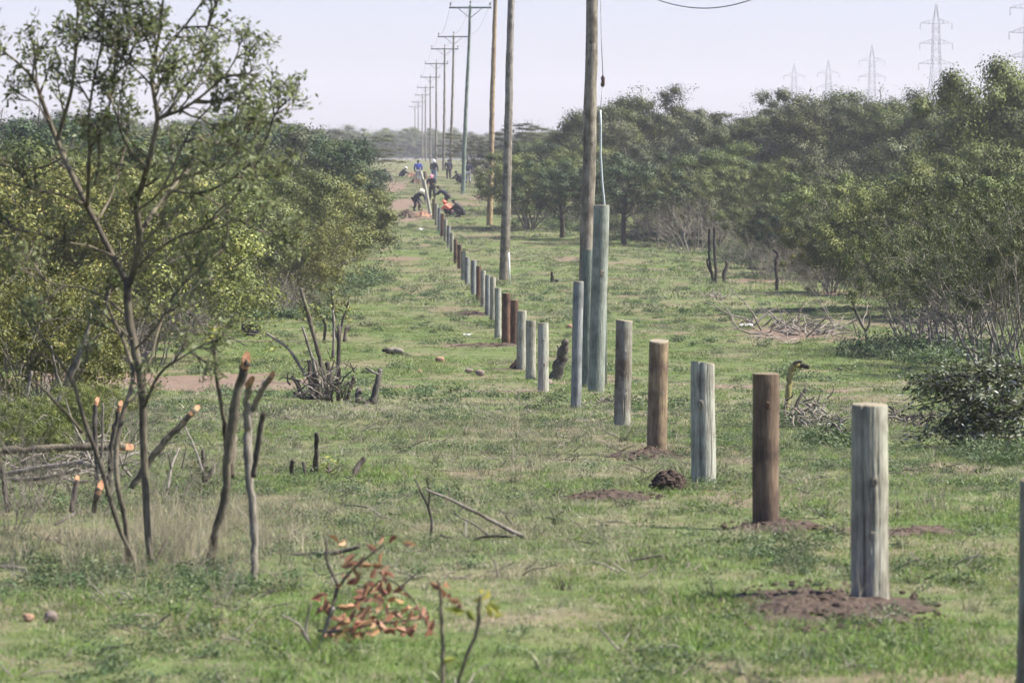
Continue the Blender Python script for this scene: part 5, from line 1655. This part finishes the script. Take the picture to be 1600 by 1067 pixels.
def person(x, y, yaw, pose, label, shirt, trousers, head=None, d=None, scale=1.0, sleeve=True, headmat=None):
    if d is None:
        d = gd(x, y)
    p = at(x, y, d)
    p.z = float(hz(p.x, p.y))
    t = thing('person', p, label, 'person', 'workers setting the fence posts', R(yaw))
    t.scale = (scale * 1.14, scale * 1.14, scale)
    J = POSE[pose]

    def m(k, s):
        a = J[k]
        return Vector((a[0] * s, a[1], a[2]))
    V = [m('pel', 1), m('che', 1), m('nec', 1), m('hed', 1)]
    hd = (V[3] - V[2]).normalized()
    V.append(V[3] + hd * .10)
    Rr = [.135, .155, .058, .088, .062]
    E = [(0, 1), (1, 2), (2, 3), (3, 4)]
    fwd = Vector((0, 1, 0)) - hd * hd.y
    fwd.normalize()
    V.append(V[3] + fwd * .105 - hd * .01); E.append((3, 5)); Rr.append(.016)     # nose
    for s in (-1, 1):
        b0 = len(V)
        V += [m('sho', s), m('elb', s), m('wri', s)]
        Rr += [.072, .048, .034]
        E += [(1, b0), (b0, b0 + 1), (b0 + 1, b0 + 2)]
        hdv = (V[b0 + 2] - V[b0 + 1]).normalized()
        sd_ = Vector((1, 0, 0)) - hdv * hdv.x
        sd_.normalize()
        V.append(V[b0 + 2] + hdv * .085); Rr.append((.042, .022)); E.append((b0 + 2, b0 + 3))
        cur = (hdv.cross(sd_)) * (.6 if s > 0 else -.6)
        for j, (o_, l_) in enumerate(((-.032, .070), (-.011, .082), (.011, .078), (.032, .060))):
            k0 = len(V)
            V += [V[b0 + 3] + sd_ * o_ + hdv * .03, V[b0 + 3] + sd_ * o_ * 1.15 + hdv * (.03 + l_ * .55) + cur * .012, V[b0 + 3] + sd_ * o_ * 1.15 + hdv * (.03 + l_ * .85) + cur * .05]
            Rr += [.010, .009, .008]
            E += [(b0 + 3, k0), (k0, k0 + 1), (k0 + 1, k0 + 2)]
        k0 = len(V)
        V += [V[b0 + 2] + hdv * .035 - sd_ * s * .04, V[b0 + 2] + hdv * .075 - sd_ * s * .065]
        Rr += [.011, .009]
        E += [(b0 + 2, k0), (k0, k0 + 1)]
        h0 = len(V)
        an = m('ank', s)
        V += [m('hip', s), m('kne', s), an, an + Vector((s * .015, .15, -.03))]
        Rr += [.095, .062, .045, .038]
        E += [(0, h0), (h0, h0 + 1), (h0 + 1, h0 + 2), (h0 + 2, h0 + 3)]
    skin_obj('body', V, E, Rr, M['skin'], t)
    # shirt
    SV = [m('pel', 1) + Vector((0, 0, .02)), (m('pel', 1) + m('che', 1)) / 2, m('che', 1), m('nec', 1) - hd * .03]
    SR = [.152, .158, .175, .085]
    SE = [(0, 1), (1, 2), (2, 3)]
    for s in (-1, 1):
        b0 = len(SV)
        SV += [m('sho', s), m('elb', s)]; SR += [.092, .066]; SE += [(2, b0), (b0, b0 + 1)]
        if sleeve:
            SV.append(m('wri', s) * .9 + m('elb', s) * .1); SR.append(.05); SE.append((b0 + 1, b0 + 2))
    skin_obj('shirt', SV, SE, SR, M[shirt], t)
    TV = [m('pel', 1)]; TR = [.158]; TE = []
    for s in (-1, 1):
        b0 = len(TV)
        TV += [m('hip', s) - Vector((0, 0, .03)), m('kne', s), m('ank', s) + Vector((0, 0, .04))]; TR += [.115, .084, .068]
        TE += [(0, b0), (b0, b0 + 1), (b0 + 1, b0 + 2)]
    skin_obj('trousers', TV, TE, TR, M[trousers], t)
    for s in (-1, 1):
        an = m('ank', s)
        skin_obj('shoe', [an + Vector((0, -.05, -.025)), an + Vector((s * .01, .08, -.035)), an + Vector((s * .02, .19, -.045))], [(0, 1), (1, 2)], [.055, .05, .035], M['black_rubber'], t)
    c = V[3] + hd * .035
    q_ = hd.to_track_quat('Z', 'Y').to_matrix()
    hm = MB()
    n_ = 14
    if head == 'scarf':
        pr2 = [(.107, -.10), (.115, -.03), (.118, .03), (.10, .085), (.06, .12), (.01, .132)]
    elif head == 'hat':
        pr2 = [(.20, .012), (.205, .022), (.115, .035), (.11, .09), (.07, .125), (.01, .13)]
    elif head == 'cap':
        pr2 = [(.113, .0), (.113, .035), (.10, .075), (.06, .11), (.01, .12)]
    else:
        pr2 = [(.100, -.02), (.104, .03), (.088, .07), (.05, .095), (.01, .10)]
    vs = [c - fwd * .012 + q_ @ Vector((math.cos(2 * math.pi * i / n_) * r_, math.sin(2 * math.pi * i / n_) * r_, z_)) for r_, z_ in pr2 for i in range(n_)]
    fs = [(j * n_ + i, j * n_ + (i + 1) % n_, (j + 1) * n_ + (i + 1) % n_, (j + 1) * n_ + i) for j in range(len(pr2) - 1) for i in range(n_)]
    fs.append(tuple((len(pr2) - 1) * n_ + i for i in range(n_)))
    if head == 'cap':
        b0 = len(vs)
        for k in range(6):
            a = (k / 5 - .5) * 1.8
            vs += [c + q_ @ Vector((0, 0, .005)) + (fwd * math.cos(a) + Vector((1, 0, 0)) * math.sin(a)) * .10, c + q_ @ Vector((0, 0, -.005)) + (fwd * math.cos(a) * 1.8 + Vector((1, 0, 0)) * math.sin(a) * 1.05) * .105]
        fs += [(b0 + 2 * k, b0 + 2 * k + 2, b0 + 2 * k + 3, b0 + 2 * k + 1) for k in range(5)]
    hm.add(vs, fs)
    ho = hm.build({'scarf': 'headscarf', 'hat': 'sun_hat', 'cap': 'cap'}.get(head, 'hair'), M[headmat or 'black_cloth'], t)
    sm = ho.modifiers.new('thick', 'SOLIDIFY'); sm.thickness = .008
    return t


person(652, 331, -140, 'stoop', 'person in dark clothes and cream hat stooping to dig beside the leaning pale pole', 'navy', 'navy', 'hat', headmat='cream_cloth')
person(675.5, 312, 170, 'work', 'person in black with a pink cap standing behind the far end of the fence row', 'black_cloth', 'black_cloth', 'cap', headmat='pink_cloth', d=309, scale=1.03)
person(696, 326, 80, 'reach', 'person in dark clothes bending left to reach a fence post', 'navy', 'black_cloth', None)
person(702, 339, 60, 'crouch', 'person in orange headscarf and top crouching beside the fence row', 'orange_cloth', 'black_cloth', 'scarf', headmat='orange_cloth')
person(718, 341, 75, 'crouch', 'person in dark clothes crouching with rounded back behind the orange-clad person', 'black_cloth', 'black_cloth', None, scale=1.08)
person(628.5, 278, -75, 'crouch', 'far person in navy with a white cap crouching at an orange soil heap', 'navy', 'navy', 'cap', headmat='white_cloth')
person(653.5, 285, 5, 'stand', 'person in bright blue top and grey trousers standing with back turned', 'blue_cloth', 'grey_cloth', None)
person(678, 282, -20, 'stand', 'person in navy top and jeans with a white head covering standing in the lane', 'navy', 'jeans', 'scarf', headmat='white_cloth', scale=1.06)
person(701, 281, 10, 'stand', 'slim person in dark clothes standing beside the second crossarm pole', 'navy', 'black_cloth', None)
person(731.5, 287, 0, 'stand', 'person in dark top standing right of the greenish crossarm pole', 'navy', 'grey_cloth', None)
person(718.5, 287, 60, 'crouch', 'person in dark clothes crouching left of the greenish crossarm pole', 'black_cloth', 'black_cloth', None)


def stick_thing(name, label, cat, a, b_, r, mat, group=None, d=None, endmat=None):
    p = gp(*a) if d is None else at(a[0], a[1], d)
    t = thing(name, p, label, cat, group)
    q_ = at(b_[0], b_[1], p.y + .3) - p
    rs = np.random.default_rng(int(a[0]))
    mb = MB()
    mb.tube([Vector((0, 0, -.1)), q_ * .3, q_ * .65, q_], [r, r * 1.02, r * .98, r * .95], 12, False, .03, rs)
    mb.build('shaft', M[mat], t)
    c = MB(); c.tube([q_ * .985, q_ * 1.003], [r * .97, r * .97], 12); c.build('cut_top', M[endmat or 'end_grain'], t)


stick_thing('leaning_post', 'pale post leaning left, being set beside the worker in the pink cap', 'post', (673, 336), (662.5, 281), .10, 'pale_post', 'posts being set by the workers')
stick_thing('leaning_post', 'far pale post leaning left below the person in blue', 'post', (665, 297), (657, 267), .11, 'pale_post', 'posts being set by the workers')
stick_thing('leaning_post', 'far dark brown post leaning left between the blue-clad and jeans-clad persons', 'post', (666, 291), (664, 269), .15, 'brown_post', 'posts being set by the workers', endmat='end_dark')
stick_thing('digging_bar', 'dark digging tool held by the worker in the cream hat', 'tool', (661, 333), (655, 316), .03, 'red_post', None)
stick_thing('weathered_stub', 'dusty brown stub at the edge of the left thicket, taller of two far ones', 'stump', (604, 282), (602, 264), .14, 'bark', 'far stubs at the thicket edge')
stick_thing('weathered_stub', 'dusty brown stub at the edge of the left thicket, shorter of two far ones', 'stump', (613, 284), (608, 271), .16, 'bark', 'far stubs at the thicket edge')

# ------------------------------------------------------------------ grass and herbs
rs = np.random.default_rng(123)


def blades_mesh(name, mat, nb, rad, hmin, hmax, wid, lean, seg=2, seed=0, bias=0.0):
    r_ = np.random.default_rng(seed)
    V = []; Fq = []; A = []
    for _ in range(nb):
        a = r_.uniform(0, 6.28); q_ = rad * math.sqrt(r_.random())
        b0 = np.array([math.cos(a) * q_, math.sin(a) * q_, -.01])
        h = r_.uniform(hmin, hmax); la = r_.uniform(0, 6.28); le = r_.uniform(.1, 1) * lean * h
        fa = r_.uniform(0, 6.28); s_ = np.array([math.cos(fa), math.sin(fa), 0]) * wid * r_.uniform(.6, 1.2) * .5
        dv = np.array([math.cos(la), math.sin(la), 0])
        o_ = len(V)
        tone = float(np.clip(r_.random() + bias, 0, 1))
        for i in range(seg + 1):
            f_ = i / seg
            c = b0 + dv * le * f_ ** 1.8 + np.array([0, 0, h * (f_ - .25 * f_ * f_ * lean)])
            w_ = s_ * (1 - .9 * f_)
            V += [c - w_, c + w_]
            A += [tone, tone]
        for i in range(seg):
            Fq.append((o_ + 2 * i, o_ + 2 * i + 1, o_ + 2 * i + 3, o_ + 2 * i + 2))
    return quads_mesh(name, np.array(V), np.array(Fq), mat, {'rnd': np.array(A)}, False)


def herb_mesh(name, mat, nl, rad, h, ln, wd, seed):
    r_ = np.random.default_rng(seed)
    c = r_.normal(size=(nl, 3)) * np.array([rad * .5, rad * .5, h * .35])
    c[:, 2] = np.abs(c[:, 2]) + .01
    v, f_, r2 = leaves_arrays(c, ln, wd, r_, up=.7)
    return quads_mesh(name, v, f_, mat, {'rnd': r2}, False)


def field(y0, y1, dens, margin=1.25):
    """uniform random ground points in the strip the view can reach"""
    hw_ = lambda y: .1143 * y * margin + .6
    area = (hw_(y0) + hw_(y1)) * (y1 - y0)
    n_ = int(area * dens)
    Y = np.sqrt(rs.uniform(y0 * y0, y1 * y1, n_))
    X = rs.uniform(-1, 1, n_) * hw_(Y)
    return X, Y


def put(name, X, Y, scale, srcs, label, cat, tilt=.15, vs=(.75, 1.3)):
    n_ = len(X)
    Z = hz(X, Y)
    s_ = scale * rs.uniform(vs[0], vs[1], n_)
    hs = s_ * rs.uniform(.8, 1.2, n_)
    return scatter(name, np.stack([X, Y, Z], 1), rs.integers(0, len(srcs), n_), np.stack([s_, s_, hs], 1),
                   np.stack([rs.normal(0, tilt, n_), rs.normal(0, tilt, n_), rs.uniform(0, 6.28, n_)], 1), srcs, label, cat)


def thick(X, Y):
    """0..1 lushness of the turf"""
    return np.clip((fbm(X / 1.1, Y / 2.0, 51, 4) - .28) * 2.6, 0, 1)


def green(X, Y):
    """1 where the turf is fresh, 0 where grey and dry"""
    g = fbm(X / 2.6, Y / 5.5, 61, 4)
    near = np.clip((34 - Y) / 6, 0, 1)
    valley = np.exp(-((Y - 108) / 26) ** 2)
    dryl = np.clip((2.2 - np.hypot((X + 2.3) / 1.5, (Y - 34) / 6.0)), 0, 1)
    return np.clip((g - .38) * 4 + .9 * near + .9 * valley - .7 * dryl - np.clip((Y - 230) / 160, 0, .8), 0, 1)


gsrc = [source('grass_tuft', blades_mesh('grass_tuft%d' % i, L['grass'], 30, .095, .012, .058, .0060, 1.2, 2, i)) for i in range(4)]
ysrc = [source('grey_tuft', blades_mesh('grey_tuft%d' % i, L['grass_grey'], 30, .095, .012, .055, .0055, 1.4, 2, 20 + i)) for i in range(4)]
fsrc = [source('far_tuft', blades_mesh('far_tuft%d' % i, L['grass'], 40, .26, .03, .10, .016, 1.1, 2, 40 + i)) for i in range(3)]
fgsrc = [source('far_grey_tuft', blades_mesh('far_grey_tuft%d' % i, L['grass_grey'], 40, .26, .03, .10, .016, 1.2, 2, 60 + i)) for i in range(3)]
ssrc = [source('straw_tuft', blades_mesh('straw_tuft%d' % i, L['straw'], 16, .09, .12, .42, .0042, .7, 3, 80 + i)) for i in range(4)]
s2src = [source('thatch_tuft', blades_mesh('thatch_tuft%d' % i, L['straw'], 22, .12, .03, .09, .006, 1.6, 2, 90 + i)) for i in range(3)]
hsrc = [source('herb', herb_mesh('herb%d' % i, L['weed'], 90, .14, .13, .034, .018, 95 + i)) for i in range(3)]
h2src = [source('big_herb', herb_mesh('big_herb%d' % i, L['weed'], 150, .30, .26, .075, .035, 98 + i)) for i in range(3)]

X, Y = field(17, 62, 150)
so_, gr_, th_ = soil(X, Y), green(X, Y), thick(X, Y)
u = rs.random(len(X))
k1 = (so_ < .42 + .2 * rs.random(len(X))) & (u < .5 + .5 * th_)
isg = rs.random(len(X)) < .15 + .75 * gr_
lush = 1 + .3 * np.clip((31 - Y) / 5, 0, 1)
put('short_grass', X[k1 & isg], Y[k1 & isg], (.55 + .75 * th_ * lush)[k1 & isg], gsrc, 'short fresh green grass over the near ground', 'grass')
put('dry_turf', X[k1 & ~isg], Y[k1 & ~isg], (.6 + .6 * th_)[k1 & ~isg], ysrc, 'grey-green half dry turf over the near ground', 'grass')
X, Y = field(62, 150, 17)
so_, gr_, th_ = soil(X, Y), green(X, Y), thick(X, Y)
k1 = (so_ < .42 + .2 * rs.random(len(X))) & (rs.random(len(X)) < .25 + .75 * th_)
isg = rs.random(len(X)) < .15 + .8 * gr_
put('meadow_grass', X[k1 & isg], Y[k1 & isg], (.35 + .5 * th_)[k1 & isg], fsrc, 'short green grass of the cleared strip in the middle distance', 'grass')
put('meadow_dry_turf', X[k1 & ~isg], Y[k1 & ~isg], (.4 + .55 * th_)[k1 & ~isg], fgsrc, 'grey dry turf of the cleared strip in the middle distance', 'grass')
X, Y = field(150, 420, 2.6, 1.0)
so_, gr_, th_ = soil(X, Y), green(X, Y), thick(X, Y)
k1 = (so_ < .5) & (rs.random(len(X)) < .3 + .7 * th_)
isg = rs.random(len(X)) < .15 + .6 * gr_
put('far_grass', X[k1 & isg], Y[k1 & isg], (.8 + .9 * th_)[k1 & isg], fsrc, 'green grass of the far cleared strip', 'grass')
put('far_dry_turf', X[k1 & ~isg], Y[k1 & ~isg], (.8 + 1.0 * th_)[k1 & ~isg], fgsrc, 'dry greyish turf of the far cleared strip', 'grass')
# thatch litter and tall straw
X, Y = field(17, 95, 34)
k1 = rs.random(len(X)) < .15 + .85 * np.clip((fbm(X / 1.4, Y / 3, 71, 3) - .45) * 4, 0, 1)
put('straw_litter', X[k1], Y[k1], np.full(k1.sum(), .75), s2src, 'pale dead grass litter between the green blades', 'dry grass')
X, Y = field(24, 60, 38, 1.15)
px_ = 800 + F * X / Y
m1 = np.clip(1.1 - np.hypot((X + 2.55) / 1.35, (Y - 33.5) / 5.0), 0, 1) * 1.6 + .03 + .14 * (fbm(X / .9, Y / 2.5, 81, 3) > .66)
k1 = (rs.random(len(X)) < m1 * .52) & ~((px_ > 1000) & (Y > 40) & (rs.random(len(X)) < .7))
put('tall_dry_grass', X[k1], Y[k1], np.full(k1.sum(), .85), ssrc, 'tall pale dry grass around the cut stems on the left', 'dry grass', .25)
X, Y = field(17, 70, 13)
hb = fbm(X / 1.0, Y / 2.2, 91, 4)
k1 = (rs.random(len(X)) < np.clip((hb - .47) * 5, 0, .9) + .06) & (soil(X, Y) < .6)
put('low_herbs', X[k1], Y[k1], np.full(k1.sum(), .62), hsrc, 'low dark green broadleaved herbs among the grass', 'herbs')
X, Y = field(70, 300, .55, 1.0)
k1 = rs.random(len(X)) < np.clip((fbm(X / 3, Y / 6, 95, 3) - .46) * 5, 0, .9) + .03
put('tussocks', X[k1], Y[k1], np.full(k1.sum(), .75), h2src, 'dark low tussocks and weeds over the cleared strip', 'herbs')
def twig_mesh(name, seed, mat):
    r_ = np.random.default_rng(seed)
    mb = MB()
    for _ in range(4):
        a = r_.uniform(0, 6.28)
        c = np.array([r_.normal() * .12, r_.normal() * .12, .015])
        pts, _e = branch(c, np.array([math.cos(a), math.sin(a), r_.uniform(.05, .5)]), r_.uniform(.08, .30), 3, r_, .2, -.08)
        mb.tube([np.array([q_[0], q_[1], max(q_[2], .008)]) for q_ in pts], [.005, .0045, .004, .002], 4, False)
    return mb.mesh(name, mat)


tsrc = [source('twig_bit', twig_mesh('twig_bit%d' % i, 150 + i, M['dead_wood'] if i % 2 else M['bark'])) for i in range(4)]
X, Y = field(18, 75, 1.6)
k1 = rs.random(len(X)) < .25 + .75 * (fbm(X / 1.5, Y / 3, 97, 3) > .5)
put('twig_litter', X[k1], Y[k1], np.full(k1.sum(), .9), tsrc, 'small dead twigs littering the near grass', 'twig litter')
wsrc = [source('tall_weed', blades_mesh('tall_weed%d' % i, L['grass_grey'], 22, .07, .07, .20, .012, .9, 3, 170 + i)) for i in range(3)]
X, Y = field(18, 80, 3.2)
k1 = rs.random(len(X)) < np.clip((fbm(X / 1.2, Y / 2.4, 99, 4) - .45) * 5, .06, .9)
put('tall_weeds', X[k1], Y[k1], np.full(k1.sum(), .8), wsrc, 'taller grey-green weeds standing out of the short turf', 'weeds')
# undergrowth at the feet of the thickets and under the near tree
pts = []
for (x, y, sx, sd_, n_) in [(1450, 555, 110, 3, 150), (1560, 715, 70, 1.0, 60), (225, 905, 170, .6, 46), (100, 915, 120, .5, 30), (380, 915, 60, .4, 22), (1180, 400, 90, 8, 120), (1050, 365, 90, 8, 120), (420, 492, 110, 3, 50), (1230, 880, 40, .6, 26), (540, 450, 60, 8, 90), (900, 350, 90, 8, 90), (1300, 690, 60, .8, 25), (1230, 668, 30, .6, 16)]:
    p = gp(x, y)
    pts.append(np.stack([p.x + rs.normal(size=n_) * sx * .5 * pxm(p.y), p.y + rs.normal(size=n_) * sd_], 1))
pts = np.concatenate(pts)
put('undergrowth', pts[:, 0], pts[:, 1], .30 + .012 * np.clip(pts[:, 1] - 28, 0, 90), h2src, 'dark green leafy undergrowth at the feet of shrubs and bushes', 'undergrowth')

# ------------------------------------------------------------------ haze
hm_, n, l, out = newmat('haze')
pv = n.new('ShaderNodeVolumePrincipled')
pv.inputs['Color'].default_value = (.96, .95, .96, 1)
pv.inputs['Density'].default_value = 0.00023
pv.inputs['Anisotropy'].default_value = 0.1
l.new(pv.outputs[0], out.inputs['Volume'])
mb = MB()
mb.box((0, 1560, 26), (1700, 1760, 34))
hz_o = mb.build('haze', hm_, smooth=False)
kind(hz_o, 'stuff')
hz_o['label'] = 'pale heat haze over the bushland'
hz_o['category'] = 'haze'
